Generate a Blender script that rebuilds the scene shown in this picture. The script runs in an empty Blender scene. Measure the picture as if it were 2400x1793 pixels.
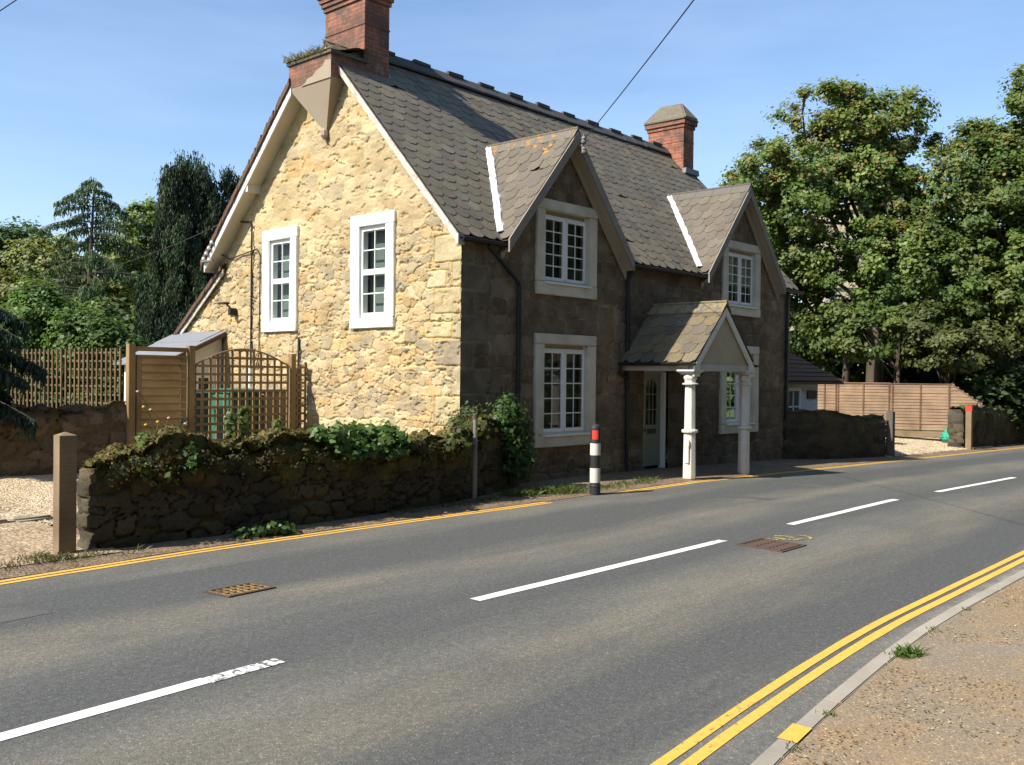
import bpy, bmesh, math, random
import numpy as np
from mathutils import Vector, Matrix
PI = math.pi
rng = np.random.default_rng(7)
random.seed(7)
SC = bpy.context.scene
COL = SC.collection

# ------------------------------------------------------------------ camera
CAM = np.array([-10.548, -10.574, 1.822]); YAW, PITCH, ROLL, FPX = .838, -.0067, .0105, 2240.0
_cy, _sy, _cp, _sp = math.cos(YAW), math.sin(YAW), math.cos(PITCH), math.sin(PITCH)
CF = np.array([_sy*_cp, _cy*_cp, _sp]); _r = np.array([_cy, -_sy, 0.]); _u = np.cross(_r, CF)
CR = math.cos(ROLL)*_r + math.sin(ROLL)*_u; CU = -math.sin(ROLL)*_r + math.cos(ROLL)*_u
cam = bpy.data.cameras.new('camera'); camo = bpy.data.objects.new('camera', cam); COL.objects.link(camo)
M = Matrix.Identity(4)
for i in range(3):
    M[i][0], M[i][1], M[i][2], M[i][3] = CR[i], CU[i], -CF[i], CAM[i]
camo.matrix_world = M
cam.sensor_width = 36; cam.lens = FPX/2400*36; cam.clip_end = 3000; cam.clip_start = .05
SC.camera = camo
# a point of the place that lies at depth D along the view direction (used to lay out far vegetation)
def at(px, py, D):
    return CAM + D*(CF + (px-1200)/FPX*CR - (py-896.5)/FPX*CU)

# ------------------------------------------------------------------ world, sun, exposure
SUN = Vector((-1, .28, 1.0)).normalized()
EL = math.asin(SUN.z); ROT = math.atan2(SUN.x, SUN.y)
W = bpy.data.worlds.new('World'); SC.world = W; W.use_nodes = True
nt = W.node_tree; nt.nodes.clear()
def wn(t, **k):
    n = nt.nodes.new(t)
    for a, b in k.items(): setattr(n, a, b)
    return n
sky = wn('ShaderNodeTexSky', sky_type='NISHITA', sun_disc=False, sun_elevation=EL, sun_rotation=ROT, altitude=50, air_density=1.0, dust_density=.6, ozone_density=3.0)
bg = wn('ShaderNodeBackground'); out = wn('ShaderNodeOutputWorld'); bg.inputs[1].default_value = .12
# thin cirrus streaks
tc = wn('ShaderNodeTexCoord'); mp = wn('ShaderNodeMapping'); mp.inputs['Rotation'].default_value = (.1, .25, .5); mp.inputs['Scale'].default_value = (1.2, 2.2, 9)
nz = wn('ShaderNodeTexNoise'); nz.inputs['Scale'].default_value = 1.6; nz.inputs['Detail'].default_value = 7; nz.inputs['Roughness'].default_value = .55
cr = wn('ShaderNodeValToRGB'); cr.color_ramp.elements[0].position = .42; cr.color_ramp.elements[1].position = .8
cr.color_ramp.elements[0].color = (0, 0, 0, 1); cr.color_ramp.elements[1].color = (.22, .22, .22, 1)
mx = wn('ShaderNodeMixRGB'); mx.inputs[2].default_value = (3.9, 5.1, 7.0, 1)
nt.links.new(tc.outputs['Generated'], mp.inputs[0]); nt.links.new(mp.outputs[0], nz.inputs['Vector']); nt.links.new(nz.outputs[0], cr.inputs[0])
nt.links.new(cr.outputs[0], mx.inputs[0]); nt.links.new(sky.outputs[0], mx.inputs[1]); nt.links.new(mx.outputs[0], bg.inputs[0]); nt.links.new(bg.outputs[0], out.inputs[0])
sl = bpy.data.lights.new('sun', 'SUN'); sl.energy = 5; sl.angle = math.radians(.5); sl.color = (1, .93, .82)
so = bpy.data.objects.new('sun', sl); COL.objects.link(so); so.rotation_euler = (-SUN).to_track_quat('-Z', 'Y').to_euler()
so.location = (-20, 5, 25)
SC.view_settings.view_transform = 'Standard'; SC.view_settings.look = 'None'; SC.view_settings.exposure = .80; SC.view_settings.gamma = 1

SC.cycles.max_bounces = 6; SC.cycles.diffuse_bounces = 3; SC.cycles.glossy_bounces = 2; SC.cycles.transmission_bounces = 3; SC.cycles.transparent_max_bounces = 6
SC.cycles.sample_clamp_indirect = 4
SC.cycles.use_denoising = True

# ------------------------------------------------------------------ materials
class NT:
    def __init__(s, name, rough=.85, spec=.3):
        s.m = bpy.data.materials.new(name); s.m.use_nodes = True; s.t = s.m.node_tree
        s.b = s.t.nodes['Principled BSDF']; s.b.inputs['Roughness'].default_value = rough
        s.b.inputs['Specular IOR Level'].default_value = spec
    def n(s, t, ins=None, **k):
        x = s.t.nodes.new(t)
        for a, b in k.items(): setattr(x, a, b)
        for a, b in (ins or {}).items(): s.set(x.inputs[a], b)
        return x
    def set(s, inp, v):
        if hasattr(v, 'is_output') or isinstance(v, bpy.types.NodeSocket): s.t.links.new(v, inp)
        else:
            if isinstance(v, tuple) and len(v) == 3 and inp.type == 'RGBA': v = (*v, 1)
            inp.default_value = v
    def co(s, kind='Object', scale=(1, 1, 1), rot=(0, 0, 0)):
        if kind == 'UV': o = s.n('ShaderNodeUVMap').outputs[0]
        elif kind == 'World': o = s.n('ShaderNodeNewGeometry').outputs['Position']
        else: o = s.n('ShaderNodeTexCoord').outputs[kind]
        return s.n('ShaderNodeMapping', {'Vector': o, 'Scale': scale, 'Rotation': rot}).outputs[0]
    def noise(s, v, scale, det=4, rough=.55):
        return s.n('ShaderNodeTexNoise', {'Vector': v, 'Scale': scale, 'Detail': det, 'Roughness': rough}).outputs[0]
    def voro(s, v, scale, feature='F1', out='Distance'):
        return s.n('ShaderNodeTexVoronoi', {'Vector': v, 'Scale': scale}, feature=feature).outputs[out]
    def ramp(s, f, stops, const=False):
        r = s.n('ShaderNodeValToRGB', {0: f}); e = r.color_ramp
        if const: e.interpolation = 'CONSTANT'
        while len(e.elements) < len(stops): e.elements.new(.5)
        for el, (p, c) in zip(e.elements, stops):
            el.position = p; el.color = (*c, 1) if isinstance(c, tuple) else (c, c, c, 1)
        return r.outputs[0]
    def mix(s, f, a, b, mode='MIX'):
        return s.n('ShaderNodeMixRGB', {0: f, 1: a, 2: b}, blend_type=mode).outputs[0]
    def math(s, op, a, b=0.):
        return s.n('ShaderNodeMath', {0: a, 1: b}, operation=op).outputs[0]
    def attr(s, name='Col'):
        return s.n('ShaderNodeAttribute', attribute_name=name).outputs['Color']
    def bump(s, h, strength=.4, dist=.02, prev=None):
        k = {'Height': h, 'Strength': strength, 'Distance': dist}
        if prev: k['Normal'] = prev
        return s.n('ShaderNodeBump', k).outputs[0]
    def fin(s, col, normal=None, rough=None, metal=None):
        s.set(s.b.inputs['Base Color'], col)
        if normal: s.set(s.b.inputs['Normal'], normal)
        if rough is not None: s.set(s.b.inputs['Roughness'], rough)
        if metal is not None: s.b.inputs['Metallic'].default_value = metal
        return s.m
MAT = {}
def paint(name, col, rough=.5, dirt=.25, scale=4, bump=.1, dcol=None, spec=.3):
    t = NT(name, rough, spec); v = t.co('World'); n = t.noise(v, scale, 6, .6); n2 = t.noise(v, scale*9, 3)
    f = t.ramp(n, [(.35, 0.), (.75, dirt)])
    c = t.mix(f, col, dcol or tuple(x*.45 for x in col))
    MAT[name] = t.fin(c, t.bump(n2, bump, .01)); return MAT[name]
def from_attr(name, nscale=30, amt=.35, bumpd=.006, strength=.6, rough=.92, spec=.2, coarse=None):
    t = NT(name, rough, spec); v = t.co('World'); n = t.noise(v, nscale, 6, .65); n1 = t.noise(v, 2.2, 4)
    c = t.attr(); c = t.mix(1., c, t.ramp(n, [(.2, 1-amt), (.8, 1+amt*.6)]), 'MULTIPLY')
    c = t.mix(1., c, t.ramp(n1, [(.3, .82), (.7, 1.1)]), 'MULTIPLY')
    MAT[name] = t.fin(c, t.bump(n, strength, bumpd)); return MAT[name]
from_attr('stone', 75, .4, .006, .9); from_attr('slate', 22, .35, .003, .5, .7, .3); from_attr('mossy_stone', 40, .5, .01, .8)

def leafmat(name, tr=.45, rough=.5):
    m = bpy.data.materials.new(name); m.use_nodes = True; t = m.node_tree; t.nodes.clear()
    a = t.nodes.new('ShaderNodeAttribute'); a.attribute_name = 'Col'
    d = t.nodes.new('ShaderNodeBsdfDiffuse'); tl = t.nodes.new('ShaderNodeBsdfTranslucent'); g = t.nodes.new('ShaderNodeBsdfGlossy')
    hs = t.nodes.new('ShaderNodeMixRGB'); hs.blend_type = 'MULTIPLY'; hs.inputs[0].default_value = 1; hs.inputs[2].default_value = (1.25, 1.15, .45, 1)
    g.inputs['Roughness'].default_value = rough; g.inputs['Color'].default_value = (.6, .65, .6, 1)
    m1 = t.nodes.new('ShaderNodeMixShader'); m2 = t.nodes.new('ShaderNodeMixShader'); o = t.nodes.new('ShaderNodeOutputMaterial'); L = t.links.new
    L(a.outputs[0], d.inputs[0]); L(a.outputs[0], hs.inputs[1]); L(hs.outputs[0], tl.inputs[0]); m1.inputs[0].default_value = tr
    L(d.outputs[0], m1.inputs[1]); L(tl.outputs[0], m1.inputs[2]); m2.inputs[0].default_value = .028; L(m1.outputs[0], m2.inputs[1]); L(g.outputs[0], m2.inputs[2]); L(m2.outputs[0], o.inputs[0])
    MAT[name] = m
leafmat('leaf'); leafmat('needle', .2, .6)

def brick(name, dark):
    t = NT(name, .9, .2); uv = t.co('UV'); w = t.co('World')
    b = t.n('ShaderNodeTexBrick', {'Vector': uv, 'Color1': (.40, .125, .065), 'Color2': (.20, .075, .055), 'Mortar': (.36, .29, .22), 'Scale': 1., 'Mortar Size': .007, 'Mortar Smooth': .3, 'Bias': -.1, 'Brick Width': .225, 'Row Height': .075})
    n = t.noise(w, 3.2, 6, .65); n2 = t.noise(w, 40, 4)
    c = t.mix(t.ramp(n, [(.42-dark*.12, 0.), (.62-dark*.06, .8)]), b.outputs[0], (.095, .072, .06))
    n3 = t.noise(w, 2.1, 5, .7); c = t.mix(t.ramp(n3, [(.6, 0.), (.68, .55*dark)]), c, (.30, .27, .21))
    c = t.mix(1., c, t.ramp(n2, [(.2, .7), (.8, 1.2)]), 'MULTIPLY')
    nb = t.bump(b.outputs['Fac'], .8, -.008); nb = t.bump(n2, .4, .006, nb)
    MAT[name] = t.fin(c, nb)
brick('brick', 1.); brick('brick_clean', .25)

def ground_mat(name, c1, c2, c3, gscale=70, bumps=.7, bd=.012, big=.6, speck=None, gr=(.55, 1.45)):
    t = NT(name, .95, .15); v = t.co('World'); n = t.noise(v, big, 6, .6); n2 = t.noise(v, 5, 5, .6)
    vo = t.voro(v, gscale, 'F1', 'Color'); vd = t.voro(v, gscale)
    c = t.mix(t.ramp(n, [(.35, 0.), (.65, 1.)]), c1, c2); c = t.mix(t.ramp(n2, [(.5, 0.), (.72, .7)]), c, c3)
    g = t.n('ShaderNodeSeparateColor', {0: vo}).outputs[0]
    c = t.mix(1., c, t.ramp(g, [(0., gr[0]), (1., gr[1])]), 'MULTIPLY')
    if speck:
        c = t.mix(t.ramp(g, [(speck[0], 0.), (speck[0]+.02, .8)]), c, speck[1])
    MAT[name] = t.fin(c, t.bump(vd, bumps, -bd)); return MAT[name]
ground_mat('gravel', (.44, .35, .22), (.50, .41, .28), (.36, .27, .16), 45, 1., .02)
ground_mat('pavement_grit', (.235, .17, .105), (.20, .17, .13), (.28, .195, .105), 110, .35, .004, .9, (.965, (.45, .37, .25)), (.74, 1.26))
ground_mat('verge_dirt', (.16, .115, .075), (.20, .15, .10), (.10, .075, .05), 60, .7, .01)
ground_mat('soil', (.10, .08, .05), (.13, .10, .06), (.07, .08, .03), 30, .7, .02)
ground_mat('grassland', (.05, .08, .02), (.07, .09, .03), (.09, .08, .04), 20, .7, .03)
ground_mat('sandy', (.33, .255, .165), (.28, .21, .13), (.24, .175, .11), 35, .6, .012)

def asphalt():
    t = NT('asphalt', .9, .25); p = t.n('ShaderNodeNewGeometry').outputs['Position']
    st = t.n('ShaderNodeMapping', {'Vector': p, 'Scale': (.22, 1.5, 1)}).outputs[0]
    n1 = t.noise(st, 1., 5, .6)
    y = t.n('ShaderNodeSeparateXYZ', {0: p}).outputs[1]
    yw = t.math('ADD', y, t.math('MULTIPLY', t.math('SUBTRACT', n1, .5), 1.7))
    r = t.n('ShaderNodeMapRange', {'Value': yw, 'From Min': -8.6, 'From Max': -1.4}).outputs[0]
    dk, md, lt, tn = (.072, .074, .071), (.097, .097, .089), (.126, .121, .104), (.145, .132, .104)
    c = t.ramp(r, [(0., md), (.07, lt), (.13, dk), (.20, dk), (.30, tn), (.36, lt), (.46, dk), (.56, md), (.64, tn), (.72, dk), (.82, dk), (.90, lt), (1., tn)])
    n2 = t.noise(t.n('ShaderNodeMapping', {'Vector': p, 'Scale': (.5, 1.1, 1)}).outputs[0], 1.1, 6, .62)
    c = t.mix(t.ramp(n2, [(.4, 0.), (.64, .55)]), c, dk)
    vo = t.voro(p, 120, 'F1', 'Color'); g = t.n('ShaderNodeSeparateColor', {0: vo}).outputs[0]
    ed = t.n('ShaderNodeTexVoronoi', {'Vector': t.n('ShaderNodeMixRGB', {0: .12, 1: p, 2: t.n('ShaderNodeTexNoise', {'Vector': p, 'Scale': 1.7, 'Detail': 4}).outputs[1]}).outputs[0], 'Scale': .42}, feature='DISTANCE_TO_EDGE').outputs[0]
    ck = t.math('MULTIPLY', t.ramp(ed, [(.0, 1.), (.007, 0.)]), t.ramp(t.noise(p, .55, 3), [(.56, 0.), (.64, .2)])); c = t.mix(ck, c, (.04, .04, .042))
    n5 = t.noise(p, 3.1, 6, .7); c = t.mix(t.ramp(n5, [(.66, 0.), (.74, .35)]), c, (.045, .046, .05))
    xx = t.n('ShaderNodeSeparateXYZ', {0: p}).outputs[0]
    dm = t.math('MULTIPLY', t.n('ShaderNodeMapRange', {'Value': y, 'From Min': -7.97, 'From Max': -8.12}).outputs[0], t.n('ShaderNodeMapRange', {'Value': xx, 'From Min': -4.2, 'From Max': -1.2, 'To Min': .12, 'To Max': .85}).outputs[0])
    c = t.mix(t.math('MULTIPLY', dm, t.ramp(t.noise(p, 4, 5, .6), [(.35, .3), (.6, 1.)])), c, (.30, .275, .235))
    n4 = t.noise(p, 22, 3, .6)
    c = t.mix(1., c, t.ramp(g, [(0., .78), (.95, 1.2), (.985, 1.9)]), 'MULTIPLY'); c = t.mix(1., c, t.ramp(n4, [(.3, .82), (.7, 1.16)]), 'MULTIPLY')
    vd = t.voro(p, 110)
    MAT['asphalt'] = t.fin(c, t.bump(vd, .5, -.004))
asphalt()
def roadpaint(name, col, wear):
    t = NT(name, .75, .2); p = t.co('World'); n = t.noise(p, 26, 6, .7); n2 = t.noise(p, 1.3, 4)
    f = t.math('ADD', n, t.math('MULTIPLY', n2, .35))
    c = t.mix(t.ramp(f, [(wear, 1.), (wear+.06, 0.)]), col, (.10, .095, .09))
    c = t.mix(1., c, t.ramp(n, [(.3, .85), (.7, 1.1)]), 'MULTIPLY')
    MAT[name] = t.fin(c, t.bump(n, .4, .006))
roadpaint('white_paint', (.68, .66, .60), .44); roadpaint('yellow_paint', (.64, .37, .07), .47); roadpaint('worn_white', (.6, .6, .57), .605)
roadpaint('spray_paint', (.5, .38, .06), .62)
paint('kerb_concrete', (.34, .305, .25), .9, .6, 1.6, .3)
def wood(name, col, amt=.35):
    t = NT(name, .8, .2); v = t.co('Object', (1, 1, 1)); w = t.co('World', (1.5, 1.5, 22)); wv = t.co('World')
    uv = t.co('UV', (3, 60, 1)); n = t.noise(uv, 1., 5, .6); n2 = t.noise(wv, 1.7, 5); k = t.noise(t.co('UV', (4, 11, 1)), 1.3, 2)
    c = t.mix(t.ramp(n, [(.3, 0.), (.75, amt)]), col, tuple(x*.4 for x in col)); c = t.mix(1., c, t.ramp(n2, [(.3, .72), (.7, 1.2)]), 'MULTIPLY')
    c = t.mix(t.ramp(k, [(.72, 0.), (.76, .7)]), c, tuple(x*.35 for x in col))
    MAT[name] = t.fin(c, t.bump(n, .3, .004))
wood('larch_wood', (.29, .195, .095)); wood('fence_wood', (.285, .195, .125), .3); wood('post_wood', (.23, .165, .10)); wood('grey_wood', (.13, .115, .095)); wood('bark', (.09, .07, .05)); wood('red_brown_wood', (.16, .08, .042)); wood('gate_wood', (.46, .30, .13)); wood('trellis_dark', (.16, .115, .06)); wood('batten_wood', (.17, .10, .06))
paint('white_gloss', (.74, .73, .70), .45, .15, 5, .05); paint('porch_white', (.66, .63, .56), .55, .35, 4, .1); paint('cap_stone', (.125, .108, .078), .95, .6, 9, .6, (.20, .18, .135)); paint('white_masonry', (.80, .80, .78), .8, .1, 3, .2)
paint('blind_grey', (.115, .135, .128), .9, .3, 3); paint('curtain_dim', (.085, .10, .098), .9, .5, 5); paint('cream_masonry', (.60, .555, .46), .85, .45, 2.2, .3, (.17, .15, .10)); paint('cream_board', (.47, .44, .38), .6, .4, 3, .1); paint('weathered_board', (.24, .215, .175), .75, .5, 4, .3)
paint('peeling_white', (.62, .58, .50), .7, .85, 9, .5, (.22, .18, .13)); paint('soffit_cream', (.58, .52, .40), .6, .2, 3, .1)
paint('panel_cream', (.42, .36, .26), .8, .3, 2, .2); paint('black_metal', (.016, .017, .02), .45, .2, 5, .05)
paint('grey_metal', (.18, .175, .165), .5, .3, 6, .1); paint('rust_iron', (.075, .055, .045), .75, .5, 20, .4, (.13, .06, .035))
paint('sage_paint', (.235, .25, .215), .5, .25, 3, .1); paint('dark_slot', (.03, .03, .028), .5, .1); paint('lead_grey', (.20, .205, .21), .6, .4, 4, .2)
paint('valley_white', (.62, .62, .63), .7, .75, 8, .8, (.26, .24, .21)); paint('mortar', (.33, .29, .22), .95, .5, 5, .6, (.14, .12, .07)); paint('render_grey', (.31, .265, .20), .9, .4, 2.5, .3, (.30, .19, .12))
paint('ridge_clay', (.08, .075, .07), .8, .3, 8, .4); paint('tile_brown', (.13, .075, .05), .9, .5, 9, .6, (.05, .05, .03)); paint('bollard_black', (.03, .03, .032), .5, .3, 6)
paint('bollard_white', (.62, .58, .50), .55, .35, 5); paint('reflector_red', (.75, .06, .04), .35, .05, 6); paint('bin_green', (.035, .14, .095), .5, .2, 4); paint('bin_teal', (.05, .13, .14), .5, .3, 4)
paint('box_grey', (.30, .27, .25), .6, .2, 3); paint('bag_green', (.03, .28, .18), .45, .1, 9, .4); paint('terracotta', (.24, .08, .04), .8, .2); paint('felt_grey', (.19, .20, .215), .75, .25, 3, .2)
paint('render_white', (.66, .62, .55), .85, .15, 2, .2); paint('tower_stone', (.50, .42, .29), .95, .4, .8, .3); paint('curtain_white', (.6, .62, .6), .9, .1, 4); paint('room_dark', (.10, .125, .115), .9, .3, 2)
paint('cable', (.03, .022, .02), .6, .1); paint('pipe_white', (.55, .60, .62), .4, .1, 3); paint('board_dark', (.04, .035, .03), .6, .3, 12); paint('white_wall_blue', (.55, .58, .62), .85, .2, 3, .3)
def glass():
    m = bpy.data.materials.new('glass'); m.use_nodes = True; t = m.node_tree; t.nodes.clear(); L = t.links.new
    tr = t.nodes.new('ShaderNodeBsdfTransparent'); tr.inputs[0].default_value = (.88, .93, .91, 1); g = t.nodes.new('ShaderNodeBsdfGlossy'); g.inputs['Roughness'].default_value = .02
    f = t.nodes.new('ShaderNodeFresnel'); f.inputs[0].default_value = 1.38; mi = t.nodes.new('ShaderNodeMixShader'); o = t.nodes.new('ShaderNodeOutputMaterial')
    L(f.outputs[0], mi.inputs[0]); L(tr.outputs[0], mi.inputs[1]); L(g.outputs[0], mi.inputs[2]); L(mi.outputs[0], o.inputs[0]); MAT['glass'] = m
glass()
def glass2():
    m = MAT['glass'].copy(); m.name = 'glass_dull'; MAT['glass_dull'] = m
    for n in m.node_tree.nodes:
        if n.type == 'FRESNEL': n.inputs[0].default_value = 1.12
glass2()

# ------------------------------------------------------------------ object helpers
def tag(o, label=None, cat=None, group=None, kind=None):
    if label: o['label'] = label
    if cat: o['category'] = cat
    if group: o['group'] = group
    if kind: o['kind'] = kind
    return o
def thing(name, base, label, cat, group=None):
    o = bpy.data.objects.new(name, None); COL.objects.link(o); o.location = base; o.empty_display_size = .2
    return tag(o, label, cat, group)
def link(name, me, mat, parent=None):
    o = bpy.data.objects.new(name, me); COL.objects.link(o)
    if mat: me.materials.append(MAT[mat])
    if parent is None:
        n = len(me.vertices); a = np.empty(n*3); me.vertices.foreach_get('co', a); a = a.reshape(-1, 3)
        b = np.array([(a[:, 0].min()+a[:, 0].max())/2, (a[:, 1].min()+a[:, 1].max())/2, a[:, 2].min()])
        a -= b; me.vertices.foreach_set('co', a.ravel()); o.location = b; me.update()
    else:
        o.parent = parent
        if parent.type == 'EMPTY': o.location = -Vector(parent.location)
        elif parent.parent is None: o.location = -Vector(parent.location)
    return o
def box_uv(me):
    """planar coordinates in metres for every face, by its own direction"""
    uvl = me.uv_layers.new(name='UVMap')
    n = len(me.loops); vi = np.empty(n, int); me.loops.foreach_get('vertex_index', vi)
    co = np.empty(len(me.vertices)*3); me.vertices.foreach_get('co', co); co = co.reshape(-1, 3)[vi]
    pn = np.empty(len(me.polygons)*3); me.polygons.foreach_get('normal', pn); pn = pn.reshape(-1, 3)
    lt = np.empty(len(me.polygons), int); me.polygons.foreach_get('loop_total', lt); N = np.repeat(pn, lt, axis=0)
    flat = np.abs(N[:, 2]) > .8
    h = np.stack([-N[:, 1], N[:, 0]], 1); h /= np.maximum(np.linalg.norm(h, axis=1), 1e-6)[:, None]
    u = np.where(flat, co[:, 0], co[:, 0]*h[:, 0]+co[:, 1]*h[:, 1]); v = np.where(flat, co[:, 1], co[:, 2])
    uvl.data.foreach_set('uv', np.stack([u, v], 1).ravel())
class MB:
    def __init__(s): s.v = []; s.f = []; s.c = []
    def add(s, vs, fs, col=None):
        k = len(s.v); s.v += [tuple(map(float, p)) for p in vs]; s.f += [tuple(i+k for i in f) for f in fs]
        if col is not None: s.c += [col]*len(vs)
        return s
    def box(s, x0, x1, y0, y1, z0, z1, fn=None, col=None):
        vs = [(x, y, z) for z in (z0, z1) for y in (y0, y1) for x in (x0, x1)]
        if fn: vs = [fn(*p) for p in vs]
        return s.add(vs, [(0, 2, 3, 1), (4, 5, 7, 6), (0, 1, 5, 4), (2, 6, 7, 3), (0, 4, 6, 2), (1, 3, 7, 5)], col)
    def bar(s, a, b, w, h, up=(0, 0, 1), col=None):
        """a square bar from a to b, w wide sideways, h high along up"""
        a, b = Vector(a), Vector(b); d = (b-a).normalized(); sd = d.cross(Vector(up)).normalized(); u = sd.cross(d)
        vs = [p+sd*(i*w/2)+u*(j*h/2) for p in (a, b) for i, j in ((-1, -1), (1, -1), (1, 1), (-1, 1))]
        return s.add(vs, [(0, 1, 2, 3), (4, 7, 6, 5), (0, 4, 5, 1), (1, 5, 6, 2), (2, 6, 7, 3), (3, 7, 4, 0)], col)
    def prism(s, poly, d, col=None):
        n = len(poly); d = Vector(d); vs = [Vector(p) for p in poly] + [Vector(p)+d for p in poly]
        return s.add(vs, [tuple(range(n))[::-1], tuple(range(n, 2*n))] + [(i, (i+1) % n, n+(i+1) % n, n+i) for i in range(n)], col)
    def tube(s, path, r, n=8, col=None, cap=True):
        path = [Vector(p) for p in path]; rs = r if isinstance(r, (list, tuple, np.ndarray)) else [r]*len(path)
        k = len(path); vs = []; prev = None
        for i, p in enumerate(path):
            d = (path[min(i+1, k-1)]-path[max(i-1, 0)]).normalized()
            a = prev if prev is not None else (Vector((0, 0, 1)) if abs(d.z) < .9 else Vector((1, 0, 0)))
            x = (a - d*a.dot(d)).normalized(); y = d.cross(x); prev = x
            vs += [p + x*(rs[i]*math.cos(2*PI*j/n)) + y*(rs[i]*math.sin(2*PI*j/n)) for j in range(n)]
        fs = [(i*n+j, i*n+(j+1) % n, (i+1)*n+(j+1) % n, (i+1)*n+j) for i in range(k-1) for j in range(n)]
        if cap: fs += [tuple(range(n))[::-1], tuple(range((k-1)*n, k*n))]
        return s.add(vs, fs, col)
    def lathe(s, prof, c, n=24, col=None):
        vs = [(c[0]+r*math.cos(2*PI*j/n), c[1]+r*math.sin(2*PI*j/n), c[2]+z) for r, z in prof for j in range(n)]
        k = len(prof); fs = [(i*n+j, i*n+(j+1) % n, (i+1)*n+(j+1) % n, (i+1)*n+j) for i in range(k-1) for j in range(n)]
        fs += [tuple(range(n))[::-1], tuple(range((k-1)*n, k*n))]
        return s.add(vs, fs, col)
    def build(s, name, mat, parent=None, smooth=False, bevel=0, rough=0):
        me = bpy.data.meshes.new(name); me.from_pydata(s.v, [], s.f)
        bm = bmesh.new(); bm.from_mesh(me)
        bmesh.ops.recalc_face_normals(bm, faces=bm.faces)
        if bevel: bmesh.ops.bevel(bm, geom=list(bm.edges), offset=bevel, segments=2, affect='EDGES', clamp_overlap=True)
        if rough:
            for v in bm.verts: v.co += Vector(np.random.default_rng(int(abs(v.co.x*1e4+v.co.z*7e3+v.co.y*5e3))).normal(0, rough, 3))
        bm.to_mesh(me); bm.free(); me.update(); box_uv(me)
        if s.c and not bevel:
            at_ = me.color_attributes.new('Col', 'FLOAT_COLOR', 'POINT'); at_.data.foreach_set('color', np.array([(*c, 1) for c in s.c]).ravel())
        if smooth: me.polygons.foreach_set('use_smooth', [True]*len(me.polygons))
        return link(name, me, mat, parent)
def mesh_np(name, V, F, mat, parent=None, col=None, smooth=False):
    me = bpy.data.meshes.new(name); nf, k = F.shape
    me.vertices.add(len(V)); me.vertices.foreach_set('co', np.asarray(V, float).ravel())
    me.loops.add(nf*k); me.loops.foreach_set('vertex_index', F.ravel().astype(np.int32))
    me.polygons.add(nf); me.polygons.foreach_set('loop_start', np.arange(0, nf*k, k, dtype=np.int32)); me.polygons.foreach_set('loop_total', np.full(nf, k, np.int32))
    if smooth: me.polygons.foreach_set('use_smooth', np.ones(nf, bool))
    me.update(calc_edges=True)
    if col is not None:
        a = me.color_attributes.new('Col', 'FLOAT_COLOR', 'POINT'); a.data.foreach_set('color', np.concatenate([np.clip(col, 0, 1), np.ones((len(col), 1))], 1).ravel())
    return link(name, me, mat, parent)
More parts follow.
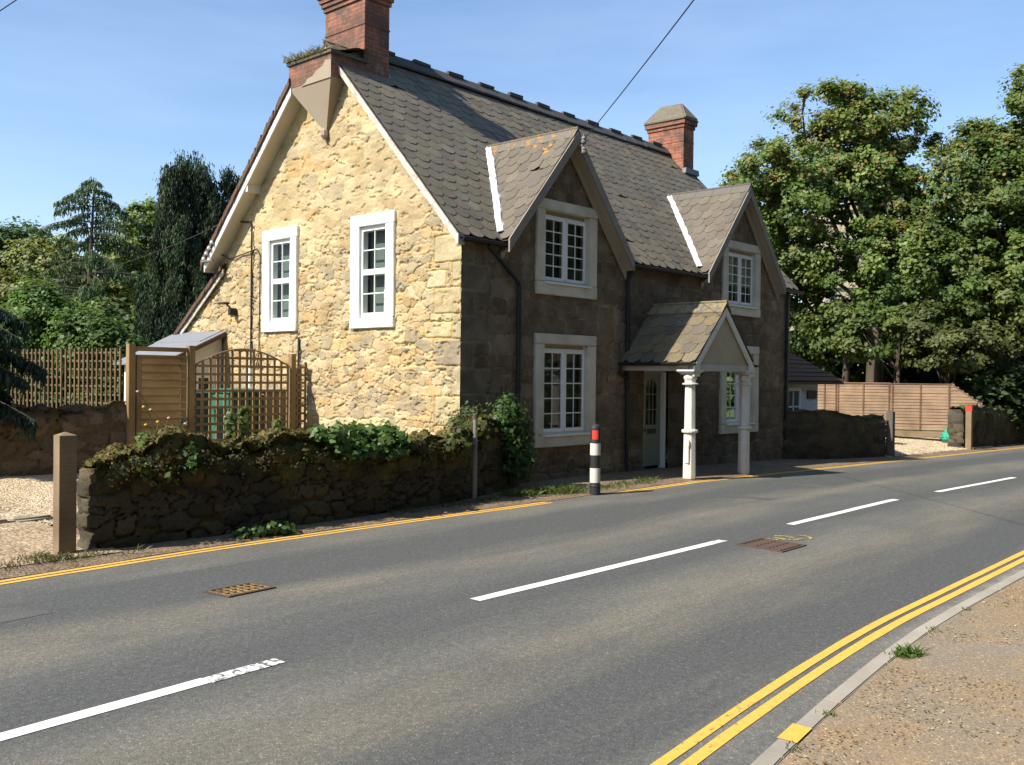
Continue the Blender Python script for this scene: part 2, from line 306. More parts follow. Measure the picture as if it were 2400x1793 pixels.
# smooth value noise on plane coordinates
def vnoise(u, v, scale, seed, octaves=3):
    out = np.zeros_like(u); amp = 1.; tot = 0
    for k in range(octaves):
        R = np.random.default_rng(seed+k*17).random((64, 64)); x = u*scale; y = v*scale
        xi = np.floor(x).astype(int); yi = np.floor(y).astype(int); fx = x-xi; fy = y-yi; fx = fx*fx*(3-2*fx); fy = fy*fy*(3-2*fy)
        g = lambda a, b: R[a % 64, b % 64]
        out += amp*((g(xi, yi)*(1-fx)+g(xi+1, yi)*fx)*(1-fy)+(g(xi, yi+1)*(1-fx)+g(xi+1, yi+1)*fx)*fy)
        tot += amp; amp *= .5; scale *= 2.1
    return out/tot
def sstep(a, b, x):
    t = np.clip((x-a)/(b-a), 0, 1); return t*t*(3-2*t)
def stonefield(U, V, seed, hr=(.13, .27), asp=(.9, 2.1), jit=.25, warp=.05, palette=((.5, .4, .2),), mort=(.4, .33, .2), joint=.16, rects=(), pw=2.6, gapn=.5, gapd=.9):
    """stone heights (0..1) and colours over a plane; U,V 2-D arrays in metres"""
    R = np.random.default_rng(seed); u0, u1, v0, v1 = U.min()-.3, U.max()+.3, V.min()-.3, V.max()+.3
    S = []
    v = v0
    while v < v1:
        h = R.uniform(*hr); u = u0 + R.uniform(-.3, 0)
        while u < u1:
            w = h*R.uniform(*asp)
            if R.random() < .22:
                for q in (0, 1): S.append((u+w/2+R.normal(0, .02), v+h*(.25+.5*q), w*.5, h*.27))
            else: S.append((u+w/2+R.normal(0, jit*.1), v+h/2+R.normal(0, jit*h), w*.5*R.uniform(.85, 1.1), h*.5*R.uniform(.85, 1.15)))
            u += w
        v += h
    S = np.array(S); C = np.array(palette)[R.integers(0, len(palette), len(S))]*R.uniform(.85, 1.12, (len(S), 1)); Hs = R.uniform(.55, 1., len(S))
    wu = U + (vnoise(U, V, 5, seed+3)-.5)*warp*2; wv = V + (vnoise(U, V, 5, seed+9)-.5)*warp*2
    d1 = np.full(U.shape, 9.); d2 = np.full(U.shape, 9.); idx = np.zeros(U.shape, int); st = 24
    for a in range(0, U.shape[0], st):
        for b in range(0, U.shape[1], st):
            sl_ = (slice(a, a+st), slice(b, b+st)); pu, pv = wu[sl_], wv[sl_]
            near = np.where((S[:, 0] > pu.min()-.7) & (S[:, 0] < pu.max()+.7) & (S[:, 1] > pv.min()-.5) & (S[:, 1] < pv.max()+.5))[0]
            q = S[near]; d = ((np.abs(pu[..., None]-q[:, 0])/q[:, 2])**pw+(np.abs(pv[..., None]-q[:, 1])/q[:, 3])**pw)**(1/pw)
            o = np.argsort(d, -1)[..., :2]; d1[sl_] = np.take_along_axis(d, o[..., :1], -1)[..., 0]; d2[sl_] = np.take_along_axis(d, o[..., 1:2], -1)[..., 0]; idx[sl_] = near[o[..., 0]]
    e = d2-d1; m = sstep(joint*.35, joint*1.5, e)*sstep(1.45, 1.1, d1); gap = sstep(joint*.75, joint*.25, e)*sstep(gapn, gapn+.1, vnoise(U, V, 3.1, seed+51, 3))
    H = m*Hs[idx]*(.92+.08*sstep(0, .8, e)) + (vnoise(U, V, 14, seed+5)-.5)*.26*m + (vnoise(U, V, 31, seed+6, 2)-.5)*.2*m - gap*gapd
    colr = C[idx]*m[..., None] + np.array(mort)*(1-m[..., None])
    for (a, b, c, d, cc, hh) in rects:
        wob = (vnoise(U, V, 6, seed+21)-.5)*.02
        ins = np.minimum(np.minimum(U-a+wob, b-U+wob), np.minimum(V-c+wob, d-V+wob)); k = sstep(.004, .022, ins); inside = ins > -.012
        H = np.where(inside, k*hh+(vnoise(U, V, 18, seed+31)-.5)*.12, H); cc = np.array(cc)*(.9+.2*vnoise(U, V, 8, seed+2))[..., None]
        colr = np.where(inside[..., None], cc*k[..., None]+np.array(mort)*.8*(1-k[..., None]), colr)
    return H, colr
def grid_faces(nu, nv, keep=None):
    i = np.arange(nu*nv).reshape(nu, nv); F = np.stack([i[:-1, :-1], i[1:, :-1], i[1:, 1:], i[:-1, 1:]], -1)
    return F[keep] if keep is not None else F.reshape(-1, 4)
def compact(V, F, C=None):
    u, inv = np.unique(F.ravel(), return_inverse=True)
    return V[u], inv.reshape(F.shape), (C[u] if C is not None else None)
def lichen(name, base, lic, lo):
    t = NT(name, .85, .2); v = t.co('World'); n = t.noise(v, 7, 6, .65); c = t.mix(t.ramp(n, [(lo, 0.), (lo+.05, 1.)]), base, lic); n2 = t.noise(v, 35, 4)
    c = t.mix(1., c, t.ramp(n2, [(.25, .7), (.75, 1.2)]), 'MULTIPLY'); MAT[name] = t.fin(c, t.bump(n2, .4, .004))
lichen('lichen_ridge', (.15, .135, .115), (.36, .17, .03), .53); lichen('porch_ridge', (.22, .175, .095), (.13, .12, .10), .52); lichen('slate_flat', (.09, .085, .08), (.13, .12, .05), .5)
paint('weed_green', (.08, .12, .03), .7); paint('petal', (.55, .35, .28), .7)

def slate_lichen():
    t = NT('slate_lichen', .75, .3); v = t.co('World'); n = t.noise(v, 22, 6, .65); n1 = t.noise(v, 2.6, 5, .6)
    c = t.mix(1., t.attr(), t.ramp(n, [(.2, .65), (.8, 1.2)]), 'MULTIPLY'); z = t.n('ShaderNodeSeparateXYZ', {0: v}).outputs[2]
    f = t.math('ADD', n1, t.n('ShaderNodeMapRange', {'Value': z, 'From Min': 5.2, 'From Max': 6.1, 'To Min': -.16, 'To Max': .06}).outputs[0])
    c = t.mix(t.ramp(f, [(.585, 0.), (.61, 1.)]), c, (.40, .19, .035)); MAT['slate_lichen'] = t.fin(c, t.bump(n, .5, .003))
slate_lichen()
paint('soffit_dull', (.33, .28, .205), .7, .35, 3, .1); paint('mossy_mortar', (.16, .13, .075), .95, .7, 7, .6, (.05, .045, .02)); paint('slate_ridge', (.125, .112, .098), .8, .3, 8, .3)
t = NT('asphalt_patch', .9, .25); p = t.co('World'); g = t.n('ShaderNodeSeparateColor', {0: t.voro(p, 120, 'F1', 'Color')}).outputs[0]; n = t.noise(p, 2.5, 5)
c = t.mix(t.ramp(n, [(.3, 0.), (.7, 1.)]), (.068, .070, .067), (.094, .094, .087)); c = t.mix(1., c, t.ramp(g, [(0., .78), (1., 1.25)]), 'MULTIPLY'); MAT['asphalt_patch'] = t.fin(c, t.bump(t.voro(p, 110), .5, -.004))

# ================================================================== SETTING
def gz(x):
    x = np.asarray(x, float); return np.where(x > 4, -.02*np.minimum(x-4, 46), 0.)
GZ = lambda x: float(gz(x))
def strip(name, x0, x1, ya, yb, dz, mat, parent=None, step=1., thick=0, wob=0, seed=0, ycurve=None, skew=0):
    """a sheet along the road from x0 to x1 between y=ya and y=yb, following the fall of the ground"""
    n = max(2, int((x1-x0)/step)+1); xs = np.linspace(x0, x1, n); R = np.random.default_rng(seed)
    oa = vnoise(xs*1., xs*0, 2.2, seed, 3)*wob-wob/2 if wob else 0; ob = vnoise(xs*1., xs*0+5, 2.2, seed+4, 3)*wob-wob/2 if wob else 0
    yc = np.array([ycurve(x) for x in xs]) if ycurve else 0
    A = np.stack([xs, ya+oa+yc+0*xs, gz(xs)+dz], 1); B = np.stack([xs+skew, yb+ob+yc+0*xs, gz(xs)+dz], 1)
    V = np.stack([A, B], 1).reshape(-1, 3); F = grid_faces(n, 2)
    return mesh_np(name, V, F, mat, parent)
# ground: one sheet to the horizon
xs = np.concatenate([[-600, -120, -40], np.arange(-20, 62, 2.), [90, 200, 700]]); ys = np.array([-600, -100, -30, -14, 12, 30, 60, 120, 700.])
X, Y = np.meshgrid(xs, ys, indexing='ij'); V = np.stack([X, Y, gz(X)-.06], -1).reshape(-1, 3)
tag(mesh_np('ground', V, grid_faces(len(xs), len(ys))[:, ::-1].copy()[:, ::-1], 'grassland'), kind='structure')
road = tag(strip('road', -60, 160, -8.9, -1.3, 0, 'asphalt', step=2), kind='structure')
nearc = lambda x: -.42*max(0, (-3.0-x)/3.7)**1.6 if x > -9 else -.42*(6/3.7)**1.6
# centre line: broken white, each dash a part of the road
for a, b in ((-14.5, -7.55), (-4.98, -1.22), (.67, 4.25), (6.1, 10.75), (12.9, 17.0), (19, 23)):
    yy = -5.18 if a > -6 else -5.44
    strip('centre_dash', a, b, yy-.06, yy+.055, .004, 'white_paint', road, .12, wob=.012, seed=int(a*7) % 50+60, ycurve=(lambda x: .09*(x+7.2)/1.5 if x < -6 else 0))
strip('worn_dash', -7.55, -7.02, -5.515, -5.395, .0045, 'worn_white', road, .06, wob=.012, seed=9, ycurve=lambda x: .06*(x+7.2)-.1*max(0, x+7.12)**.9*0)
strip('worn_dash', -1.22, -.98, -5.235, -5.12, .0045, 'worn_white', road, .06, wob=.012, seed=19)
farc = lambda x: -.16*max(0, (-5.-x)/2.4)**1.4 if x < -5 else (.0 if x < -2.5 else -.1*min(1, (x+2.5)/4))
for x0, x1 in ((-16, .08), (1.75, 30)):
    strip('yellow_line', x0, x1, -1.665, -1.60, .004, 'yellow_paint', road, .09, wob=.02, seed=3, ycurve=farc)
    strip('yellow_line', x0, x1, -1.775, -1.71, .004, 'yellow_paint', road, .09, wob=.02, seed=4, ycurve=farc)
strip('yellow_line', -9, 30, -7.872, -7.806, .004, 'yellow_paint', road, .09, wob=.008, seed=5, ycurve=lambda x: nearc(x)*.62)
strip('yellow_line', -9, 30, -7.985, -7.915, .004, 'yellow_paint', road, .09, wob=.01, seed=6, ycurve=lambda x: nearc(x)*.62)
for q in ([(2.6, -3.1), (5.4, -3.0), (5.5, -3.75), (2.7, -3.9)], [(-9.2, -2.9), (-7.6, -2.8), (-7.5, -3.2), (-9.2, -3.35)]):
    pq = MB(); pq.add([(a, b, GZ(a)+.0025) for a, b in q], [(3, 2, 1, 0)]); pq.build('repair_patch', 'asphalt_patch', road)
# spray marks beside the second cover
mk = MB()
for pth in ([(-.55, -5.42), (-.50, -5.60)], [(-.28, -5.45), (-.22, -5.52), (-.2, -5.6), (-.3, -5.7), (-.25, -5.8)], [(-.38, -5.5), (-.42, -5.66), (-.36, -5.76), (-.28, -5.74)], [(-.08, -5.62), (-.02, -5.72), (-.1, -5.8), (-.2, -5.86)]):
    for (a, b), (c, d) in zip(pth, pth[1:]):
        dx, dy = c-a, d-b; l = math.hypot(dx, dy); nx, ny = -dy/l*.022, dx/l*.022
        mk.add([(a-nx, b-ny, .005), (c-nx, d-ny, .005), (c+nx, d+ny, .005), (a+nx, b+ny, .005)], [(0, 1, 2, 3)])
mk.build('spray_mark', 'spray_paint', road)
# near kerb of concrete stones, nearly flush with the footway
kc = lambda x: -8.185 + nearc(x)*.78
kb = MB(); L = .915; x = -11.0; kerb = None
while x < 24:
    yb_ = []
    for e in (x+.004, x+L-.004): yb_.append(kc(e))
    poly = [(x+.004, yb_[0], GZ(x)-.1), (x+L-.004, yb_[1], GZ(x+L)-.1), (x+L-.004, yb_[1]-.098, GZ(x+L)-.1), (x+.004, yb_[0]-.098, GZ(x)-.1)]
    kb.prism(poly, (0, 0, .178)); x += L
kerb = tag(kb.build('kerb', 'kerb_concrete', None, bevel=.006), kind='structure')
ys_ = MB(); ys_.add([(-6.235, kc(-6.235)+.002, .0815), (-6.0, kc(-6.0)+.002, .0815), (-6.0, kc(-6.0)-.1, .0815), (-6.235, kc(-6.235)-.1, .0815)], [(0, 1, 2, 3)])
ys_.build('yellow_kerb_mark', 'yellow_paint', kerb)
n = 90; xs = np.linspace(-16, 60, n); A = np.stack([xs, [kc(x)-.104 for x in xs], gz(xs)+.074], 1); B = np.stack([xs, xs*0-9.6, gz(xs)+.085], 1); C_ = np.stack([xs, xs*0-14., gz(xs)+.09], 1)
tag(mesh_np('pavement', np.stack([A, B, C_], 1).reshape(-1, 3), grid_faces(n, 3), 'pavement_grit'), kind='structure')
# strip of dirt and broken tarmac between the road and the house
n = 240; xs = np.linspace(-16, 40, n); ya = -1.57+np.array([farc(x) for x in xs])+(vnoise(xs, xs*0, 3., 41, 4)-.5)*.14
cols = [np.stack([xs, ya, gz(xs)+.006], 1), np.stack([xs, ya+.12, gz(xs)+.022+(vnoise(xs, xs*0+3, 4, 5)-.5)*.02], 1), np.stack([xs, xs*0-1., gz(xs)+.03], 1), np.stack([xs, xs*0+.4, gz(xs)+.035], 1)]
tag(mesh_np('roadside_verge', np.stack(cols, 1).reshape(-1, 3), grid_faces(n, 4), 'verge_dirt'), kind='structure')
# left driveway: sandy entrance, then gravel rising to the gate
def patch(name, x0, x1, y0, y1, zf, mat, res=.12, amp=.01, seed=1):
    nx, ny = int((x1-x0)/res)+2, int((y1-y0)/res)+2; X, Y = np.meshgrid(np.linspace(x0, x1, nx), np.linspace(y0, y1, ny), indexing='ij')
    Z = zf(X, Y)+(vnoise(X, Y, 2.5, seed)-.5)*amp*2
    return tag(mesh_np(name, np.stack([X, Y, Z], -1).reshape(-1, 3), grid_faces(nx, ny), mat, smooth=True), kind='structure')
patch('driveway_entrance', -14, -6.05, -1.35, .95, lambda X, Y: .035+.03*(Y+1.3), 'sandy', .1, .025)
patch('gravel_driveway', -14, -3.2, .95, 5.2, lambda X, Y: .10+.058*(Y-.9), 'gravel', .06, .02)
eb = MB(); R = np.random.default_rng(4); x = -9.
while x < -6.2:
    w = R.uniform(.35, .7); eb.box(x, x+w-.03, .80+R.uniform(-.05, .05), 1.0, .0, .135+R.uniform(-.02, .02)); x += w
tag(eb.build('driveway_edging', 'mortar', None, bevel=.03, rough=.008), kind='structure')
patch('garden_ground', -3.3, .1, -.75, 14, lambda X, Y: .42+X*0, 'soil', .4, .03)
patch('gravel_forecourt', 14.6, 29, -1.25, 5, lambda X, Y: gz(X)+.03+.045*(Y+1.2), 'gravel', .08, .02, 3)

# ================================================================== COTTAGE
RIDGE_Y, RIDGE_Z, L_ = 3.5, 7.829, 11.27
RF = lambda y: 4.07+1.074*y
RR = lambda y: RIDGE_Z-1.028*(y-RIDGE_Y)
RL = lambda y: 3.95-.728*(y-6.8)
cottage = thing('stone_cottage', (5.6, 4.5, 0), 'two storey old stone cottage with slate roof, brick chimneys, twin dormers and white porch columns', 'house')
# --- gable wall of sunlit rubble
GW = [(4.29, 5.41, 2.614, 4.57), (1.564, 2.70, 2.614, 4.57)]   # painted window surrounds (y0,y1,z0,z1)
res = .0125; yy = np.arange(0, 9.62, res); zz = np.arange(.1, 7.8, res); U, V = np.meshgrid(yy, zz, indexing='ij')
pal = [(.46, .36, .215), (.36, .32, .25), (.53, .42, .25), (.48, .41, .285), (.53, .455, .315), (.50, .42, .285), (.55, .48, .345), (.46, .38, .255), (.52, .44, .30), (.44, .39, .295), (.39, .345, .265), (.48, .36, .21), (.55, .49, .36), (.33, .30, .245), (.53, .455, .32)]
q1, q2 = (.50, .43, .285), (.47, .41, .30)
rects = []
for (z0, z1, w, c) in ((3.62, 4.05, .62, (.47, .425, .31)), (3.22, 3.61, .20, (.46, .41, .29)), (2.80, 3.21, .62, (.44, .38, .26)), (2.40, 2.79, .20, (.40, .36, .27)), (1.98, 2.39, .62, (.31, .28, .23)), (1.50, 1.97, .18, (.40, .36, .28)), (1.02, 1.49, .58, (.48, .43, .30)), (.5, 1.01, .25, (.42, .38, .28))):
    rects.append((-.02, w, z0, z1, c, .72))
rects += [(.34, .80, 3.22, 3.50, (.56, .50, .37), .8), (.2, .85, 2.42, 2.68, (.50, .435, .30), .7)]
H, C = stonefield(U, V, 11, hr=(.09, .27), asp=(.85, 2.0), jit=.3, warp=.045, palette=pal, mort=(.54, .455, .30), joint=.095, pw=3.4, gapn=.44)
H2, C2 = stonefield(U, V, 23, hr=(.22, .36), asp=(1., 2.), jit=.3, warp=.05, palette=pal[4:7]+pal[4:7]+pal[8:10]+[(.52, .39, .22), (.54, .46, .31), (.50, .41, .26)], mort=(.54, .46, .315), joint=.08, pw=3.5)
up = sstep(4.1, 4.7, V+(vnoise(U, V, .8, 3)-.5)*1.6) + sstep(5.6, 6.4, U)*sstep(3., 2.4, V)*0
H = H*(1-up)+(.35+.42*H2)*up; C = C*(1-up[..., None])+C2*up[..., None]
_, Cq = stonefield(U, V, 11, rects=rects, palette=pal) if False else (0, 0)
for (a, b, c, d, cc, hh) in rects:
    wob = (vnoise(U, V, 6, 21)-.5)*.02; ins = np.minimum(np.minimum(U-a+wob, b-U+wob), np.minimum(V-c+wob, d-V+wob)); k = sstep(.004, .022, ins); inside = ins > -.012
    H = np.where(inside, k*hh+(vnoise(U, V, 18, 31)-.5)*.1, H); cc = np.array(cc)*(.88+.24*vnoise(U, V, 8, 2))[..., None]
    C = np.where(inside[..., None], cc*k[..., None]+np.array((.5, .4, .2))*(1-k[..., None]), C)
st = vnoise(U, V, .7, 77, 4); C = C*(1-.3*sstep(.56, .72, st))[..., None]+np.array((.33, .29, .22))*(.3*sstep(.56, .72, st))[..., None]
top = np.where(V < 4.0, np.minimum(RF(U), np.where(U < 6.95, RR(U), RL(U))), np.minimum(RF(U), RR(U)))-.05
top = np.minimum(RF(U), np.where(U < 6.95, RR(U), RL(U)))-.05
pit = sstep(.62, .72, vnoise(U, V*1.6, 7, 66, 3)); H = np.where(H > .5, .5+.3*(H-.5), H)
P = np.stack([-H*.042*(1-.4*up)-(vnoise(U, V, 9, 6)-.5)*.02-(vnoise(U, V*2.2, 5, 61, 3)-.5)*.02+.02+pit*.022, U, V], -1)
cen = lambda A: (A[:-1, :-1]+A[1:, 1:])/2
keep = cen(V) < cen(top)
for (a, b, c, d) in GW: keep &= ~((cen(U) > a+.05) & (cen(U) < b-.05) & (cen(V) > c+.05) & (cen(V) < d-.05))
F = grid_faces(len(yy), len(zz), keep)[:, ::-1]
C = C*np.array([.95, .87, .71]); Vv, F, Cc = compact(P.reshape(-1, 3), F, C.reshape(-1, 3)); mesh_np('gable_wall', Vv, F, 'stone', cottage, Cc, True)
# --- front wall of darker squared stone
DX = (2.59, 8.82); DAP, DEV, DHW, DSL = 6.11, 4.04, 1.73, 1.197
FW = [(1.741, 3.442, .60, 2.564, 0), (1.741, 3.442, 3.23, 4.87, 1), (7.963, 9.673, .60, 2.564, 0), (7.99, 9.70, 3.23, 4.87, 1)]
res = .021; xx = np.arange(-.01, L_+.02, res); zz = np.arange(-.25, 6.0, res); U, V = np.meshgrid(xx, zz, indexing='ij')
pf = [(.155, .114, .074), (.145, .105, .067), (.172, .13, .086), (.135, .098, .063), (.155, .112, .071), (.19, .147, .10), (.13, .096, .064)]
qr = []
z = -.1; k = 0
while z < 4: qr.append((-.05, .62 if k % 2 == 0 else .28, z, z+.40, (.15, .12, .082), .6)); z += .41; k += 1
H, C = stonefield(U, V, 31, hr=(.2, .36), asp=(.8, 1.8), jit=.12, warp=.02, palette=pf, mort=(.33, .275, .195), joint=.075, rects=qr, pw=5, gapn=.42)
C = C*(.55+.95*vnoise(U, V, 4.5, 59, 5))[..., None]; pj = sstep(.56, .68, vnoise(U, V, 9, 63, 4)); C = C*(1-.35*pj[..., None])+np.array((.24, .195, .14))*.35*pj[..., None]
mo = vnoise(U, V, .9, 55, 4); C = C*(1-.45*sstep(.5, .7, mo))[..., None]+np.array((.075, .06, .045))*(.45*sstep(.5, .7, mo))[..., None]
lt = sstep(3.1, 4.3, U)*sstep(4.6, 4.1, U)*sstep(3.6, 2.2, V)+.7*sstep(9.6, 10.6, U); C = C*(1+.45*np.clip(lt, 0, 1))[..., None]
P = np.stack([U, -H*.034+.02-(vnoise(U, V, 7, 8)-.5)*.012, V], -1)
top = np.full(U.shape, 4.02)
for cx in DX: top = np.maximum(top, DAP-.12-DSL*np.abs(U-cx))
keep = (cen(V) < cen(top)) & (cen(V) > gz(cen(U))-.2)
for (a, b, c, d, _) in FW: keep &= ~((cen(U) > a+.06) & (cen(U) < b-.06) & (cen(V) > c+.06) & (cen(V) < d-.06))
keep &= ~((cen(U) > 5.06) & (cen(U) < 5.92) & (cen(V) < 2.0))
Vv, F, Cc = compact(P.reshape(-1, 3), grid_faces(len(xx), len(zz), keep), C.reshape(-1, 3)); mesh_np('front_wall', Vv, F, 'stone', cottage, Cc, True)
# plain hidden walls close the body
bw = MB(); bw.prism([(L_, 0.03, -.4), (L_, 9.6, -.4), (L_, 9.6, 1.8), (L_, 6.8, 3.9), (L_, 3.5, 7.7), (L_, .03, 4.05)], (.03, 0, 0)); bw.box(.06, L_-.01, 9.55, 9.6, -.4, 1.85)
bw.build('rear_wall', 'tower_stone', cottage)
# --- slates
SP = [(.142, .136, .112), (.132, .128, .106), (.152, .144, .116), (.124, .119, .102), (.138, .126, .106), (.134, .136, .113), (.158, .147, .114), (.132, .12, .11)]
def slates(name, parent, O, ud, vd, width, length, tw=.295, ex=.235, keep=None, seed=1, pal=SP, shape='clip', back=True, lift=.015, mat='slate', vmap=None):
    O, ud, vd = np.array(O, float), np.array(ud, float), np.array(vd, float); vd = vd/np.linalg.norm(vd); ud = ud/np.linalg.norm(ud); nn = np.cross(ud, vd); nn = nn*np.sign(nn[2])
    R = np.random.default_rng(seed); m = MB(); rows = int(length/ex)+1
    pt = lambda u, v, h: O+ud*u+vd*v+nn*h
    for r in range(rows):
        v0 = r*ex; off = -(tw/2)*(r % 2)-R.uniform(0, .012); k = 0
        while off+k*tw < width:
            u0 = off+k*tw+R.normal(0, .006); w = tw-.006+R.normal(0, .004); k += 1
            uc = u0+w/2
            if keep is not None and not keep(uc, v0+ex*.5): continue
            if R.random() < .012: continue
            a = max(u0, 0); b = min(u0+w, width)
            if b-a < .03: continue
            c = np.array(pal[R.integers(len(pal))])*np.array([1.10, 1.02, .89])*R.uniform(.9, 1.09); dv = R.normal(0, .008); Lh = min(ex*1.9, max(.05, length-v0)); t1 = lift+R.uniform(0, .008); t0 = .004; sk = R.normal(0, .004)
            cc = min(.08, (b-a)*.3)*R.uniform(.8, 1.15); ch = ex*R.uniform(.26, .4)
            if shape == 'clip': prof = [(a, ch), (a+cc, 0), (b-cc, sk), (b, ch)]
            else:
                prof = [(a+(b-a)*(.5-.5*math.cos(PI*q/6)), ch*1.6*(abs(math.cos(PI*q/6))**2.2)) for q in range(7)]
            prof = [(p, max(0., q+dv+v0)) for p, q in prof] + [(b, v0+Lh), (a, v0+Lh)]
            h = lambda v: t1+(t0-t1)*(v-v0)/Lh
            n = len(prof); vs = [pt(p, q, h(q)) for p, q in prof]+[pt(p, q, h(q)-.009) for p, q in prof]
            m.add(vs, [tuple(range(n))]+[(i, n+i, n+(i+1) % n, (i+1) % n) for i in range(n-2)], tuple(c))
    me = bpy.data.meshes.new(name); me.from_pydata(m.v, [], m.f); me.update()
    at_ = me.color_attributes.new('Col', 'FLOAT_COLOR', 'POINT'); at_.data.foreach_set('color', np.array([(*np.clip(c, 0, 1), 1) for c in m.c]).ravel())
    return link(name, me, mat, parent)
XL, XR = -.10, 11.70
sl_f = math.sqrt(1+1.074**2)
def main_keep(u, v):
    x = XL+u; y = -.06+v/sl_f; z = RF(y)
    return not any(z < DAP-DSL*abs(x-cx)-.14 for cx in DX)
roof = slates('roof', cottage, (XL, -.06, RF(-.06)), (1, 0, 0), (0, 1, 1.074), XR-XL, 3.56*sl_f, keep=main_keep, seed=5)
ub = MB()   # boarding under the slates, with holes left by the dormers hidden beneath their own roofs
for a, b, y0 in ((XL+.02, DX[0]-DHW+.05, -.05), (DX[0]-DHW+.05, DX[0]+DHW-.05, .5), (DX[0]+DHW-.05, DX[1]-DHW+.05, -.05), (DX[1]-DHW+.05, DX[1]+DHW-.05, .5), (DX[1]+DHW-.05, XR-.02, -.05)):
    ub.prism([(a, y0, RF(y0)-.03), (a, RIDGE_Y, RIDGE_Z-.03), (a, RIDGE_Y, RIDGE_Z-.06), (a, y0, RF(y0)-.06)], (b-a, 0, 0))
ub.build('roof_boarding', 'board_dark', roof)
rear = slates('rear_roof', cottage, (XR, 7.12, RR(7.12)+.02), (-1, 0, 0), (0, -1, 1.028), XR+.28, 3.6*math.sqrt(1+1.028**2), tw=.2, ex=.14, seed=6, keep=lambda u, v: not (XR-u < .1 and 7.12-v/math.sqrt(1+1.028**2) < 4.3), pal=[(.15, .085, .06), (.12, .07, .05), (.10, .065, .05), (.16, .10, .07)], lift=.03, mat='slate')
ub = MB()
for a, b, y0 in ((-.26, .06, 4.24), (.06, XR-.02, RIDGE_Y)): ub.prism([(a, y0, RR(y0)-.02), (a, 7.1, RR(7.1)), (a, 7.1, RR(7.1)-.03), (a, y0, RR(y0)-.05)], (b-a, 0, 0))
ub.prism([(-.06, 6.75, RL(6.75)), (-.06, 9.8, RL(9.8)), (-.06, 9.8, RL(9.8)-.06), (-.06, 6.75, RL(6.75)-.06)], (XR, 0, 0)); ub.build('rear_boarding', 'board_dark', rear)
slates('catslide', rear, (XR, 9.85, RL(9.85)+.02), (-1, 0, 0), (0, -1, .728), XR+.08, 3.15*math.sqrt(1+.728**2), tw=.2, ex=.14, seed=8, pal=[(.15, .085, .06), (.12, .07, .05), (.10, .065, .05), (.16, .10, .07)], lift=.03)
# ridge tiles, every other one crested
rd = MB(); x = 1.15; k = 0
while x < 11.1:
    dz = .02*math.sin(x*.6)+random.uniform(-.008, .008); zt = RIDGE_Z+.13+dz
    for s in (-1, 1):
        rd.prism([(x, RIDGE_Y, zt), (x, RIDGE_Y+s*.17, zt-.20), (x, RIDGE_Y+s*.17, zt-.235), (x, RIDGE_Y, zt-.035)], (.455, 0, 0))
    if k % 2 == 0: rd.box(x+.02, x+.45, RIDGE_Y-.035, RIDGE_Y+.035, zt-.02, zt+.05+random.uniform(-.01, .01))
    x += .465; k += 1
rd.build('ridge_tiles', 'ridge_clay', roof, rough=.004)
# verge boards
vb = MB(); vb.prism([(-.135, -.02, RF(-.02)-.16), (-.135, 3.0, RF(3.0)-.16), (-.135, 3.0, RF(3.0)-.015), (-.135, -.02, RF(-.02)-.015)], (.028, 0, 0)); vb.box(-.135, .0, -.05, .0, 3.86, 4.03)
vb.build('verge_board', 'peeling_white', roof, rough=.003)
vs = MB(); vs.prism([(-.108, .0, RF(.0)-.165), (-.108, 3.0, RF(3.0)-.165), (.02, 3.0, RF(3.0)-.165), (.02, 0., RF(0)-.165)], (0, 0, .02)); vs.build('verge_soffit', 'board_dark', roof)
vb = MB(); vb.prism([(-.305, 4.15, RR(4.15)-.26), (-.305, 7.1, RR(7.1)-.24), (-.305, 7.1, RR(7.1)-.085), (-.305, 4.15, RR(4.15)-.095)], (.03, 0, 0)); vb.build('verge_board', 'white_gloss', rear)
vb = MB()
for k in range(31):
    y = 4.16+k*.097; vb.prism([(-.345, y, RR(y)-.07), (-.345, y+.1, RR(y+.1)-.085), (-.345, y+.1, RR(y+.1)+.03), (-.345, y, RR(y)+.055)], (.1, 0, 0))
for k in range(31):
    y = 6.78+k*.097; vb.prism([(-.13, y, RL(y)-.05), (-.13, y+.1, RL(y+.1)-.06), (-.13, y+.1, RL(y+.1)+.03), (-.13, y, RL(y)+.055)], (.1, 0, 0))
vb.build('verge_tiles', 'tile_brown', rear, rough=.006)
vb = MB(); vb.prism([(-.275, 4.15, RR(4.15)-.25), (-.275, 7.1, RR(7.1)-.23), (.02, 7.1, RR(7.1)-.23), (.02, 4.15, RR(4.15)-.25)], (0, 0, .02)); vb.box(-.29, .02, 5.55, 5.62, RR(5.6)-.35, RR(5.6)-.2); vb.box(-.30, .02, 7.07, 7.11, RR(7.1)-.26, RR(7.1)-.05); vb.build('verge_soffit', 'soffit_cream', rear)
vb = MB(); vb.prism([(-.085, 6.75, RL(6.75)-.16), (-.085, 9.8, RL(9.8)-.16), (-.085, 9.8, RL(9.8)-.06), (-.085, 6.75, RL(6.75)-.06)], (.03, 0, 0)); vb.build('verge_board', 'peeling_white', rear)
